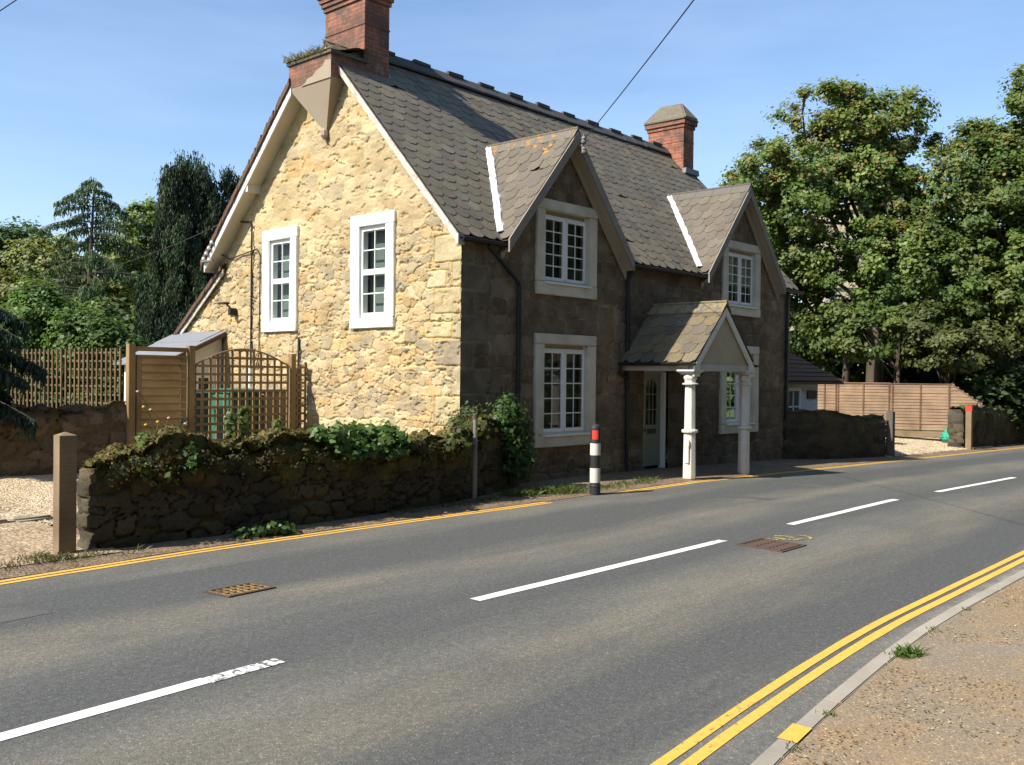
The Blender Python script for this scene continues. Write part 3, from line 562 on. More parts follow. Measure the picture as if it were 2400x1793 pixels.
# --- dormers: wall gables with their own slate roofs
for di, cx in enumerate(DX):
    yf = -.22
    sld = math.sqrt(1+DSL**2); wd = 2.2-yf
    kl = lambda u, v: (lambda y, z: y < (z-4.07)/1.074+.12)(yf+u, DEV+v/sld*DSL)
    dr = slates('dormer', cottage, (cx-DHW, yf, DEV), (0, 1, 0), (1, 0, DSL), wd, DHW*sld, tw=.26, ex=.25, keep=kl, seed=40+di, pal=[(.122, .111, .095), (.115, .105, .091), (.130, .118, .098), (.107, .099, .089)], mat='slate_lichen' if di == 0 else 'slate')
    slates('dormer_slope', dr, (cx+DHW, yf, DEV), (0, 1, 0), (-1, 0, DSL), wd, DHW*sld, tw=.26, ex=.25, keep=kl, seed=50+di)
    m = MB()
    for s in (-1, 1):
        yb_ = (DAP-.03-4.07)/1.074
        m.add([(cx+s*DHW, yf+.02, DEV-.03), (cx, yf+.02, DAP-.03), (cx, yb_, DAP-.03), (cx+s*DHW, .06, DEV-.03)], [(0, 1, 2, 3)])
    m.build('roof_boarding', 'board_dark', dr)
    m = MB(); m2 = MB()
    for s in (-1, 1):
        m.prism([(cx+s*(DHW+.02), yf-.03, DEV-.22), (cx, yf-.03, DAP-.235), (cx, yf-.03, DAP-.015), (cx+s*(DHW+.02), yf-.03, DEV-.005)], (0, .035, 0))
        m2.prism([(cx+s*DHW, yf+.005, DEV-.21), (cx, yf+.005, DAP-.225), (cx, yf+.005, DAP-.205), (cx+s*DHW, yf+.005, DEV-.19)], (0, .23, 0))
        m2.prism([(cx+s*(DHW+.02), -.06, DEV-.36), (cx, -.06, DAP-.38), (cx, -.06, DAP-.22), (cx+s*(DHW+.02), -.06, DEV-.21)], (0, .03, 0))
        q = MB(); 
    m.build('bargeboard', 'weathered_board', dr); m2.build('soffit', 'soffit_dull', dr)
    m = MB(); yb_ = (DAP-4.07)/1.074
    y = yf-.02
    while y < yb_:
        e = min(y+.46, yb_+.05)
        for s in (-1, 1): m.prism([(cx, y, DAP+.055), (cx+s*.13, y, DAP-.12), (cx+s*.13, y, DAP-.15), (cx, y, DAP+.02)], (0, e-y-.006, 0))
        m.tube([(cx, y, DAP+.055), (cx, e-.006, DAP+.055)], .022, 6)
        y = e
    m.build('ridge_tiles', 'lichen_ridge' if di == 0 else 'slate_ridge', dr)
    m = MB(); ns = 26; R = np.random.default_rng(di+3)
    va, vb_ = Vector((cx-DHW+.08, .06, 4.13)), Vector((cx-.06, (DAP-.05-4.07)/1.074, DAP-.05))
    vd_ = (vb_-va).normalized(); nm, nd = Vector((0, -1.074, 1)).normalized(), Vector((-DSL, 0, 1)).normalized(); tm = vd_.cross(nm).normalized(); tm = tm if tm.x < 0 else -tm; td = vd_.cross(nd).normalized(); td = td if td.x > 0 else -td
    rows = []
    for i in range(ns+1):
        p = va.lerp(vb_, i/ns); w1, w2 = .075+R.uniform(-.012, .012), .09+R.uniform(-.012, .014)
        rows.append([p+tm*w1+nm*.012, p+tm*w1*.9+nm*.05, p+tm*.02+nm*.05+nd*.03, p+td*w2*.6+nd*.06, p+td*w2+nd*.055, p+td*(w2+.012)+nd*.01])
    m.add([q for r in rows for q in r], [(i*6+j, i*6+j+1, i*6+j+7, i*6+j+6) for i in range(ns) for j in range(5)]+[(0, 1, 2, 3, 4, 5)])
    m.build('valley_flashing', 'valley_white', dr, rough=.004)
    if di == 0:
        m = MB()
        for z in (DAP-.16, DAP-.34): m.lathe([(.02, -.07), (.045, -.06), (.055, -.03), (.04, -.005), (.05, .02), (.03, .06)], (cx+.07, yf-.09, z), 12)
        m.tube([(cx+.07, yf-.09, DAP-.42), (cx+.07, yf-.09, DAP-.05)], .012, 6); m.box(cx+.03, cx+.1, yf-.09, yf+.0, DAP-.28, DAP-.24); m.build('wire_insulator', 'grey_metal', dr)
# --- chimneys
c1 = MB(); cx0, cx1, cy0, cy1 = .45, 1.03, 2.98, 4.14
c1.box(cx0, cx1, cy0, cy1, 6.9, 8.14); c1.box(cx0-.012, cx1+.012, cy0-.012, cy1+.012, 8.14, 8.17); c1.box(cx0, cx1, cy0, cy1, 8.17, 8.60)
for i, z in enumerate((8.60, 8.68, 8.76, 8.84)): c1.box(cx0-.03*(i+1), cx1+.03*(i+1), cy0-.03*(i+1), cy1+.03*(i+1), z, z+.08)
c1.box(cx0-.08, cx1+.08, cy0-.08, cy1+.08, 8.92, 9.15)
ch = c1.build('chimney', 'brick', cottage, bevel=.004)
for i in range(2):
    p = MB(); p.lathe([(.13, 0), (.12, .1), (.11, .5), (.13, .52), (.13, .58), (.10, .6)], ((cx0+cx1)/2, cy0+.32+i*.52, 9.15), 16); p.build('chimney_pot', 'terracotta', ch)
kb_ = MB(); kb_.box(-.3, .46, 2.97, 4.22, 7.02, 7.47); corb = kb_.build('corbel_base', 'brick', ch, bevel=.006)
kr = MB(); kr.add([(-.295, 2.975, 7.02), (-.295, 4.215, 7.02), (.02, 4.215, 7.02), (.02, 2.975, 7.02), (-.02, 3.46, 6.15), (.03, 3.46, 6.15)], [(0, 1, 4), (0, 4, 5, 3), (1, 2, 5, 4), (0, 3, 2, 1), (2, 3, 5)])
kr.add([(-.303, 2.966, 7.0), (-.303, 2.966, 7.31), (-.303, 3.13, 7.33), (-.303, 3.2, 7.24), (-.303, 3.38, 7.2), (-.303, 3.5, 7.12), (-.303, 3.66, 7.1), (-.303, 3.7, 7.04), (-.303, 3.86, 7.0)], [(0, 1, 2, 3, 4, 5, 6, 7, 8)])
kr.lathe([(.03, -.12), (.075, -.06), (.07, .03), (.03, .08)], (-.045, 3.47, 6.16), 8); kr.build('corbel', 'render_grey', ch)
# mossy mortar cap that sweeps up from the corbel to the stack
nx, ny = 18, 26; X, Y = np.meshgrid(np.linspace(-.34, .5, nx), np.linspace(2.93, 4.26, ny), indexing='ij')
Z = 7.485+.17*sstep(-.3, .45, X)+(vnoise(X, Y, 5, 4)-.4)*.05
mesh_np('mortar_cap', np.stack([X, Y, Z], -1).reshape(-1, 3), grid_faces(nx, ny), 'mossy_mortar', ch, smooth=True)
m = MB(); m.prism([(-.33, 2.93, 7.43), (-.33, 4.25, 7.43), (.5, 4.25, 7.43), (.5, 2.93, 7.43)], (0, 0, .05)); m.build('drip_course', 'slate_flat' if 'slate_flat' in MAT else 'ridge_clay', ch)
m = MB(); m.prism([(-.06, 2.97, 7.26), (1.12, 2.97, 7.26), (1.06, 3.16, 7.62), (.45, 3.1, 7.66), (-.06, 3.06, 7.47)], (0, .06, 0)); m.build('flashing', 'lead_grey', ch)
c2 = MB(); ax0, ax1, ay0, ay1 = 11.12, 11.62, 2.95, 4.06
c2.box(ax0, ax1, ay0, ay1, 6.5, 8.05); c2.box(ax0-.01, ax1+.01, ay0-.01, ay1+.01, 8.05, 8.075); c2.box(ax0, ax1, ay0, ay1, 8.075, 8.42)
ch2 = c2.build('chimney', 'brick_clean', cottage, bevel=.004)
m = MB(); m.box(ax0-.03, ax1+.03, ay0-.03, ay1+.03, 8.42, 8.51); m.box(ax0-.07, ax1+.07, ay0-.07, ay1+.07, 8.51, 8.6); m.build('corbel_course', 'brick', ch2, bevel=.004)
m = MB(); a, b, c, d = ax0-.1, ax1+.1, ay0-.1, ay1+.1
m.add([(a, c, 8.6), (b, c, 8.6), (b, d, 8.6), (a, d, 8.6), (a, c, 8.68), (b, c, 8.68), (b, d, 8.68), (a, d, 8.68), (11.30, ay0+.18, 9.1), (11.44, ay0+.18, 9.1), (11.44, ay1-.22, 9.13), (11.30, ay1-.22, 9.13)],
      [(3, 2, 1, 0), (0, 1, 5, 4), (1, 2, 6, 5), (2, 3, 7, 6), (3, 0, 4, 7), (4, 5, 9, 8), (5, 6, 10, 9), (6, 7, 11, 10), (7, 4, 8, 11), (8, 9, 10, 11)]); m.build('chimney_cap', 'cap_stone', ch2, bevel=.03, rough=.008)
m = MB(); m.box(ax0-.06, ax1+.1, ay0-.12, ay0, 7.2, 7.33); m.build('flashing', 'lead_grey', ch2, rough=.01)
# --- windows
fac = lambda x, d, z: (x, -d, z)
gab = lambda y, d, z: (-d, y, z)
def surround(m, a, b, c, d, t, fn, out=.05, deep=-.14):
    l, r, bo, to = t
    m.box(a, a+l, deep, out, c+bo, d-to, fn); m.box(b-r, b, deep, out, c+bo, d-to, fn); m.box(a-.004, b+.004, deep, out+.004, c, c+bo, fn); m.box(a-.004, b+.004, deep, out+.003, d-to, d, fn)
def sheet(m, a, b, c, d, dep, fn): m.add([fn(a, dep, c), fn(b, dep, c), fn(b, dep, d), fn(a, dep, d)], [(0, 1, 2, 3)])
for i, (a, b, c, d, upper) in enumerate(FW):
    w = MB(); x0, x1, z0, z1 = a+.235, b-.24, c+.22, d-.18
    hz = z1-.075; w.box(x0, x0+.038, -.12, -.03, z0, z1, fac); w.box(x1-.038, x1, -.12, -.03, z0, z1, fac); w.box(x0, x1, -.12, -.032, z0, z0+.035, fac); w.box(x0, x1, -.12, -.031, hz-.035, hz, fac)
    mid = (x0+x1)/2; w.box(mid-.03, mid+.03, -.12, -.028, z0+.03, hz-.03, fac)
    for (p, q) in ((x0+.038, mid-.03), (mid+.03, x1-.038)):
        w.box(p, p+.04, -.11, -.02, z0+.035, hz-.035, fac); w.box(q-.04, q, -.11, -.02, z0+.035, hz-.035, fac); w.box(p, q, -.11, -.021, z0+.035, z0+.095, fac); w.box(p, q, -.11, -.021, hz-.08, hz-.035, fac)
        pm = (p+q)/2; w.box(pm-.009, pm+.009, -.055, -.034, z0+.09, hz-.07, fac)
        for k in range(1, 5): zz_ = z0+.095+(hz-.08-z0-.095)*k/5; w.box(p+.03, q-.03, -.055, -.035, zz_-.010, zz_+.010, fac)
    wo = w.build('window', 'white_gloss', cottage, bevel=.003)
    s = MB(); s.box(x0+.005, x1-.005, -.10, -.055, hz+.002, z1, fac); s.build('head_board', 'soffit_dull', wo)
    s = MB(); surround(s, a, b, c, d, (.235, .24, .22, .18), fac); s.build('surround', 'cream_masonry', wo, bevel=.012, rough=.002)
    s = MB(); s.box(x0-.02, x1+.05, -.05, .085, z0-.035, z0, fac); s.build('sill', 'white_gloss', wo, bevel=.006)
    s = MB(); sheet(s, x0+.04, x1-.04, z0+.04, hz-.03, -.045, fac); s.build('pane', 'glass', wo)
    s = MB(); sheet(s, x0, x1, z0, z1, -.145, fac); s.build('room_interior', 'curtain_dim', wo)
    if i == 3:
        s = MB(); n_ = 40
        for k in range(n_):
            u0, u1 = x0+.05+(x1-x0-.1)*k/n_, x0+.05+(x1-x0-.1)*(k+1)/n_; s.add([fac(u0, -.13+.012*(k % 2), z0+.45), fac(u1, -.13+.012*((k+1) % 2), z0+.45), fac(u1, -.13+.012*((k+1) % 2), hz), fac(u0, -.13+.012*(k % 2), hz)], [(0, 1, 2, 3)])
        s.build('net_curtain', 'curtain_white', wo)
for i, (a, b, c, d) in enumerate(GW):
    w = MB(); y0, y1, z0, z1 = a+.215, b-.225, c+.18, d-.2
    w.box(y0, y0+.055, -.12, -.005, z0, z1, gab); w.box(y1-.055, y1, -.12, -.005, z0, z1, gab); w.box(y0, y1, -.12, -.008, z0, z0+.09, gab); w.box(y0, y1, -.12, -.007, z1-.08, z1, gab)
    zm = (z0+z1)/2+.0; w.box(y0, y1, -.12, -.01, zm-.05, zm+.05, gab); ym = (y0+y1)/2
    w.box(ym-.010, ym+.010, -.05, -.018, z0+.05, z1-.05, gab)
    for zc in ((z0+.10+zm-.05)/2, (zm+.05+z1-.08)/2): w.box(y0+.03, y1-.03, -.05, -.019, zc-.011, zc+.011, gab)
    wo = w.build('window', 'white_gloss', cottage, bevel=.004)
    s = MB(); surround(s, a, b, c, d, (.215, .225, .18, .2), gab, .055, -.16); s.build('surround', 'white_masonry', wo, bevel=.012, rough=.003)
    s = MB(); sheet(s, y0+.03, y1-.03, z0+.05, z1-.05, -.03, gab); s.build('pane', 'glass_dull', wo)
    s = MB(); sheet(s, y0, y1, z0, z1, -.21, gab); s.build('room_interior', 'blind_grey', wo)
    if i == 1:
        s = MB()
        for k in range(8): s.add([gab(y0+.07+.022*k, -.15+.02*(k % 2), z0+.1), gab(y0+.092+.022*k, -.15+.02*((k+1) % 2), z0+.1), gab(y0+.092+.022*k, -.15+.02*((k+1) % 2), zm-.3), gab(y0+.07+.022*k, -.15+.02*(k % 2), zm-.3)], [(0, 1, 2, 3)])
        s.build('net_curtain', 'curtain_white', wo)
# --- front door
d = MB(); dx0, dx1, dz1 = 5.16, 5.82, 1.93
d.box(dx0, dx1, -.16, -.115, .06, .82, fac); d.box(dx0, dx0+.13, -.16, -.115, .82, dz1, fac); d.box(dx1-.13, dx1, -.16, -.115, .82, dz1, fac); d.box(dx0+.13, dx1-.13, -.16, -.115, dz1-.14, dz1, fac); d.box(dx0+.13, dx1-.13, -.16, -.115, .82, .88, fac)
for s in (-1, 1): d.prism([fac(dx0+.33+s*.2, -.16, dz1-.13), fac(dx0+.33+s*.2, -.16, dz1-.27), fac(dx0+.33+s*.13, -.16, dz1-.18), fac(dx0+.33+s*.05, -.16, dz1-.145)], (0, .0-.045, 0))
for k in (1, 2): x = dx0+.13+.4*k/3; d.box(x-.01, x+.01, -.15, -.118, .88, dz1-.14, fac)
for k in (1, 2): z = .88+(dz1-1.02)*k/3; d.box(dx0+.13, dx1-.13, -.15, -.119, z-.01, z+.01, fac)
for k in range(6): d.box(dx0+.05+.1*k, dx0+.055+.1*k, -.117, -.112, .1, .62, fac)
do = d.build('door', 'sage_paint', cottage)
s = MB(); sheet(s, dx0+.1, dx1-.1, .85, dz1-.1, -.138, fac); s.build('pane', 'glass', do)
s = MB(); sheet(s, dx0-.1, dx1+.1, 0, 2.05, -.35, fac); s.build('room_interior', 'room_dark', do)
s = MB(); s.box(dx0+.2, dx1-.18, -.118, -.10, .70, .80, fac); s.build('letter_slot', 'dark_slot', do)
s = MB(); s.lathe([(.02, 0), (.03, .012), (.03, .03), (.012, .04)], (0, 0, 0), 10); ko = s.build('handle', 'black_metal', do)
ko.rotation_euler = (PI/2, 0, 0); ko.location = Vector((dx0+.06, .1, .78)) + (ko.location if False else Vector((0, 0, 0)))
s = MB(); s.box(dx0-.10, dx0, -.16, -.05, 0, 2.0, fac); s.box(dx0-.10, dx1+.12, -.16, -.05, dz1, 2.02, fac); s.build('door_frame', 'panel_cream', do, bevel=.004)
s = MB(); s.box(dx1, dx1+.075, -.16, -.03, 0, dz1, fac); s.build('door_jamb', 'white_gloss', do, bevel=.004)
# --- rainwater goods
for a, b in ((-.12, .98), (4.42, 7.18), (10.48, 11.72)):
    g = MB(); n = 9; prof = [(-.115+.06*math.cos(PI+PI*k/(n-1)), 3.965+.06*math.sin(PI+PI*k/(n-1))) for k in range(n)]; prof += [(y*1.0+(.008 if y < -.115 else -.008), z+.008) for y, z in prof[::-1]]
    g.prism([(a, y, z) for y, z in prof], (b-a, 0, 0))
    g.build('gutter', 'black_metal', cottage)
for pth in ([(.5, -.115, 3.91), (.56, -.11, 3.84), (1.22, -.06, 3.42), (1.30, -.055, 3.33), (1.30, -.055, .05)], [(4.5, -.115, 3.91), (4.46, -.08, 3.75), (4.42, -.055, 3.65), (4.42, -.055, .05)], [(10.98, -.11, 3.91), (11.03, -.06, 3.7), (11.03, -.055, -.1)], [(6.78, -.3, 1.95), (6.78, -.14, 1.86), (6.78, -.055, 1.75), (6.78, -.055, 0)]):
    g = MB(); g.tube(pth, .036, 10)
    for z in np.arange(.5, pth[-2][2]-.1, 1.1): g.tube([(pth[-1][0], pth[-1][1], z), (pth[-1][0], pth[-1][1], z+.05)], .046, 10)
    g.build('downpipe', 'black_metal', cottage, smooth=False)
# --- cables, lamp and pipe on the gable
m = MB(); m.tube([(-.3, 6.75, 4.75), (-.2, 6.5, 4.83), (-.04, 6.25, 4.84), (-.03, 5.86, 4.8), (-.03, 5.80, 4.7), (-.03, 5.80, 1.9)], .018, 6); m.build('service_cable', 'cable', cottage); m = MB(); m.tube([(-.3, 7.0, 4.35), (-.06, 6.75, 4.2), (-.03, 6.6, 4.12), (-.03, 5.62, 4.25), (-.03, 5.5, 4.1), (-.03, 5.52, 2.2), (-.03, 5.62, 1.95)], .012, 6)
m.build('service_cable', 'cable', cottage); m = MB(); m.tube([(-.03, 4.22, 2.5), (-.035, 4.22, .5)], .022, 6); m.build('service_cable', 'cable', cottage)
m = MB(); m.tube([(-.06, 5.77, .4), (-.06, 5.77, 1.92)], .034, 10); m.build('vent_pipe', 'pipe_white', cottage)
m = MB(); m.box(-.16, -.02, 6.33, 6.43, 2.98, 3.12); m.tube([(-.1, 6.4, 3.1), (-.16, 6.5, 3.22)], .02, 8); m.box(-.26, -.12, 6.42, 6.66, 3.2, 3.235); m.build('flood_lamp', 'black_metal', cottage, bevel=.006)
m = MB()
for k in range(4): q = MB(); q.lathe([(.02, 0), (.035, .015), (.035, .05), (.02, .07)], (-.36, 6.72+.1*k, RR(6.72+.1*k)-.12), 10); q.build('insulator', 'pipe_white', cottage)
m.box(-.38, -.33, 6.68, 7.1, RR(7.05)-.12, RR(7.05)-.09); m.build('wire_bracket', 'grey_metal', cottage)
# --- porch
PX, PHW, PY, PZE, PZR = 5.31, 1.12, -1.65, 2.09, 3.17
psl = (PZR-PZE)/PHW; pl_ = math.sqrt(1+psl**2)*PHW
PP = [(.135, .12, .085), (.12, .106, .08), (.145, .125, .08), (.11, .099, .082), (.155, .128, .076)]
po = slates('porch', cottage, (PX-PHW, PY, PZE), (0, 1, 0), (1, 0, psl), 1.66, pl_, tw=.30, ex=.25, seed=61, pal=PP)
slates('porch_slope', po, (PX+PHW, PY, PZE), (0, 1, 0), (-1, 0, psl), 1.66, pl_, tw=.30, ex=.25, seed=62, pal=PP)
m = MB()
for s in (-1, 1): m.prism([(PX+s*(PHW-.01), PY+.02, PZE-.01), (PX, PY+.02, PZR-.012), (PX, PY+.02, PZR-.04), (PX+s*(PHW-.01), PY+.02, PZE-.04)], (0, 1.62, 0))
m.build('roof_boarding', 'board_dark', po)
m = MB()
for y, e in ((PY-.01, PY+.62), (PY+.62, PY+1.14), (PY+1.14, 0)):
    for s in (-1, 1): m.prism([(PX, y, PZR+.075), (PX+s*.165, y, PZR-.10), (PX+s*.165, y, PZR-.125), (PX, y, PZR+.05)], (0, e-y-.005, 0))
    m.tube([(PX, y, PZR+.08), (PX, e-.005, PZR+.08)], .025, 8)
m.build('ridge_tiles', 'porch_ridge' if 'porch_ridge' in MAT else 'ridge_clay', po)
m = MB()
for s in (-1, 1): m.prism([(PX+s*(PHW-.02), PY+.0, PZE-.05), (PX, PY+.0, PZR-.03), (PX, PY+.0, PZR-.17), (PX+s*(PHW-.14), PY, PZE-.05), (PX+s*(PHW-.14), PY, PZE-.22), (PX+s*(PHW-.30), PY, PZE-.22) if False else (PX+s*(PHW-.02), PY, PZE-.22)][:3]+[(PX+s*(PHW-.2), PY, PZE-.02), (PX+s*(PHW-.2), PY, PZE-.24), (PX+s*(PHW+.0), PY, PZE-.24)], (0, .035, 0))
m.build('bargeboard', 'porch_white', po)
m = MB(); m.prism([(PX-PHW+.06, PY+.06, PZE-.02), (PX+PHW-.06, PY+.06, PZE-.02), (PX, PY+.06, PZR-.08)], (0, .03, 0)); m.build('gable_panel', 'panel_cream', po)
m = MB(); m.box(PX-PHW+.1, PX+PHW-.1, PY+.04, PY+.16, PZE-.14, PZE-.02); m.box(PX-PHW+.08, PX-PHW+.2, PY+.17, -.01, PZE-.14, PZE-.03); m.box(PX+PHW-.2, PX+PHW-.08, PY+.17, -.01, PZE-.14, PZE-.03); m.build('beam', 'cream_board', po)
for s in (-1, 1):
    m = MB(); cxg = PX+s*(PHW+.045); n = 8; prof = [(cxg+.05*math.cos(PI+PI*k/(n-1)), PZE+.0+.05*math.sin(PI+PI*k/(n-1))) for k in range(n)]; prof += [(cxg+.042*math.cos(2*PI-PI*k/(n-1)), PZE+.005+.042*math.sin(2*PI-PI*k/(n-1))) for k in range(n)]
    m.prism([(x, PY-.03, z) for x, z in prof], (0, 1.62, 0)); m.lathe([(.05, 0), (.05, .02)], (cxg, PY-.02, PZE-.03), 10)
    if s < 0: m.tube([(PX-PHW-.045, -.1, PZE-.05), (PX-PHW-.045, -.08, PZE-.2), (4.46, -.07, PZE-.3)], .032, 8)
    m.build('gutter', 'black_metal', po)
for i, cx in enumerate((4.31, 6.30)):
    cy = -1.5; z0 = 0.02 if i == 0 else -.03
    m = MB(); n8 = 8
    m.lathe([(.118, z0), (.118, z0+.03), (.110, .80), (.108, .84)], (cx, cy, 0), 8)
    m.lathe([(.102, .90), (.099, 1.4), (.092, 1.70)], (cx, cy, 0), 8)
    m.lathe([(.105, 1.73), (.10, 1.77), (.125, 1.82), (.12, 1.87), (.105, 1.885)], (cx, cy, 0), 8)
    for z, w, h in ((1.885, .13, .025), (1.91, .155, .025), (1.935, .18, .035)): m.box(cx-w, cx+w, cy-w, cy+w, z, z+h)
    if i == 0: m.box(cx-.128, cx-.095, cy-.055, cy+.03, .30, .72); m.box(cx-.133, cx-.10, cy-.065, cy+.045, .60, .70)
    co_ = m.build('column', 'porch_white', po, bevel=.006)
    for v in co_.data.vertices: pass
    r = MB(); r.lathe([(.106, .838), (.143, .848), (.150, .872), (.143, .896), (.100, .905)], (cx, cy, 0), 16); r.build('column_ring', 'porch_white', po); r = MB(); r.lathe([(.105, 1.70), (.145, 1.705), (.147, 1.725), (.105, 1.735)], (cx, cy, 0), 16); r.build('column_ring', 'porch_white', po)

# ================================================================== BOUNDARY WALLS
def rubble_wall(name, path, thick, top, label, seed, pal, mort, moss=1., zb=lambda x: 0., res=.028, relief=.06, coping=.09, bigamp=.06, mosscol=((.13, .105, .03), (.09, .085, .025), (.16, .11, .045)), hr=(.10, .24)):
    """a free-standing stone wall along a plan path (front face on the path, thickness to the left), rough coping on top"""
    path = np.array(path, float); seg = np.linalg.norm(np.diff(path, axis=0), axis=1); s = np.concatenate([[0], np.cumsum(seg)]); L = s[-1]
    nu = int(L/res)+1; us = np.linspace(0, L, nu); px = np.interp(us, s, path[:, 0]); py = np.interp(us, s, path[:, 1])
    tx = np.gradient(px, us); ty = np.gradient(py, us); l = np.hypot(tx, ty); tx /= l; ty /= l; nx_, ny_ = ty, -tx           # outward = to the right of travel (towards the road)
    Ht = np.array([top(u) for u in us]) + (vnoise(us, us*0, 1.3, seed, 3)-.5)*coping*2.2
    nf = int(Ht.max()/res); nt_ = int(thick/res); prof = [(0, k/nf) for k in range(nf+1)] + [(k/nt_, 1.) for k in range(1, nt_)] + [(1, 1-k/14) for k in range(0, 15)]
    D = np.array([p[0] for p in prof])*thick; Z = np.array([p[1] for p in prof]); vv = np.concatenate([[0], np.cumsum(np.hypot(np.diff(D), np.diff(Z)*Ht.mean()))])
    U, Vq = np.meshgrid(us, vv, indexing='ij'); H, C = stonefield(U, Vq, seed, hr=hr, asp=(.9, 2.4), jit=.45, warp=.05, palette=pal, mort=mort, joint=.085, pw=4.5)
    dd = D[None, :]*np.ones((nu, 1)); z0 = np.array([zb(x) for x in px])
    zz = z0[:, None]+Z[None, :]*Ht[:, None]
    topness = sstep(.80, .97, Z[None, :]*np.ones((nu, 1)))
    ontop = ((D > 0) & (D < thick)); 
    face = np.where(D[None, :] <= 0, 1., np.where(D[None, :] >= thick, -1., 0.))
    big = (vnoise(U, Vq, 2.4, seed+8, 4)-.5)
    out_ = face*(H*relief+big*bigamp-bigamp/2); out_ = out_ - face*topness**2*.07
    upz = (1-np.abs(face))*(H*relief*1.1 + (vnoise(U, Vq, 5.5, seed+2, 3)-.5)*coping*1.6) + topness*(vnoise(U, Vq*0, 4.2, seed+6, 2)-.5)*coping
    X = px[:, None]-nx_[:, None]*dd+nx_[:, None]*out_; Y = py[:, None]-ny_[:, None]*dd+ny_[:, None]*out_; Zc = zz+upz
    mn = vnoise(U, Vq, 3.2, seed+12, 4); mk_ = sstep(.62, .9, Z[None, :]+(mn-.5)*.9)*sstep(.32, .5, mn+.12*(1-np.abs(face)))*moss
    mk_ = np.maximum(mk_, .35*moss*sstep(.55, .7, vnoise(U, Vq, 1.1, seed+30, 3)))
    mc = np.array(mosscol)[(vnoise(U, Vq, 9, seed+14, 2)*2.99).astype(int)]
    C = C*(1-mk_[..., None])+mc*mk_[..., None]
    fz = mk_*(vnoise(U, Vq, 16, seed+40, 2)-.3)*.03; X = X+nx_[:, None]*fz*face; Zc = Zc+fz*(1-np.abs(face))
    # round off both ends
    nv = len(prof); V = np.stack([X, Y, Zc], -1); F = grid_faces(nu, nv).tolist()
    Vl = V.reshape(-1, 3).tolist(); Cl = C.reshape(-1, 3).tolist()
    me_V, me_F, me_C = np.array(Vl), np.array(F), np.array(Cl)
    o = mesh_np(name, me_V, me_F, 'mossy_stone', None, me_C, True)
    ends = []
    for e, sgn in ((0, -1), (nu-1, 1)):
        ring = V[e]; c = ring[:nf+1]; b = ring[-15:]; b = b[::-1]
        bi = np.stack([np.interp(np.linspace(0, 1, nf+1), np.linspace(0, 1, 15), b[:, k]) for k in range(3)], 1)
        w = 10; g = np.linspace(0, 1, w); tv = np.array([tx[e], ty[e], 0])*sgn
        G = c[:, None, :]*(1-g[None, :, None])+bi[:, None, :]*g[None, :, None]
        Ue, Ve = np.meshgrid(G[:, 0, 2], g*thick, indexing='ij'); He, Ce = stonefield(Ve, Ue, seed+5, hr=(.2, .32), asp=(1.2, 2.), palette=[tuple(np.array(p)*1.5) for p in pal], mort=mort)
        edge_ = np.sin(PI*g)[None, :]**.5; G = G+tv*(He*.05*edge_+edge_*.04)[..., None]
        if e == 0 or True:
            ends.append((G, Ce))
    for G, Ce in ends:
        mesh_np('wall_end', G.reshape(-1, 3), grid_faces(*G.shape[:2]), 'mossy_stone', o, Ce.reshape(-1, 3), True)
    return tag(o, label, 'wall')
WP = [(.066, .054, .035), (.056, .046, .030), (.080, .064, .041), (.046, .038, .026), (.085, .066, .038), (.062, .056, .042)]
frontwall = rubble_wall('stone_wall', [(-6.2, -1.08), (-4.8, -1.12), (-3.0, -1.12), (-1.6, -1.0), (-.7, -.86), (.1, -.62), (.75, -.38), (1.16, -.2)], .42, lambda u: .99+.05*math.sin(u*1.1)+(.06 if u > 6 else 0)-.1*max(0, .35-u)/.35, 'low dark rubble wall topped with golden moss beside the near side of the road, left of the cottage', 3, WP, (.055, .043, .028), 1., coping=.12, relief=.055, hr=(.08, .25), res=.019)
backwall = rubble_wall('stone_wall', [(-9.5, 4.25), (-6.5, 4.2), (-3.42, 4.0)], .4, lambda u: 1.05, 'brown garden wall under the trellis panels behind the gravel drive at left', 13, [(.17, .12, .08), (.14, .10, .065), (.20, .145, .10), (.12, .085, .055)], (.15, .10, .065), .9, zb=lambda x: .22, relief=.035, mosscol=((.10, .055, .03), (.07, .055, .025), (.11, .075, .03)))
rubble_wall('stone_wall', [(11.0, -.08), (11.5, -.5), (12.6, -.85), (14.62, -1.12)], .4, lambda u: 1.12+.06*math.sin(u*1.7), 'dark squared stone wall running from the far corner of the cottage to a post', 23, WP, (.06, .047, .03), .35, zb=GZ, coping=.05, hr=(.16, .3), res=.035, relief=.025, bigamp=.03)
rubble_wall('stone_wall', [(21.3, -1.02), (24, -1.1), (34, -1.15)], .45, lambda u: 1.25+.05*math.sin(u*.9), 'far roadside stone wall starting behind the red topped post', 33, WP, (.06, .047, .03), .8, zb=GZ, mosscol=((.12, .12, .035), (.08, .10, .03), (.17, .15, .09)), res=.05)

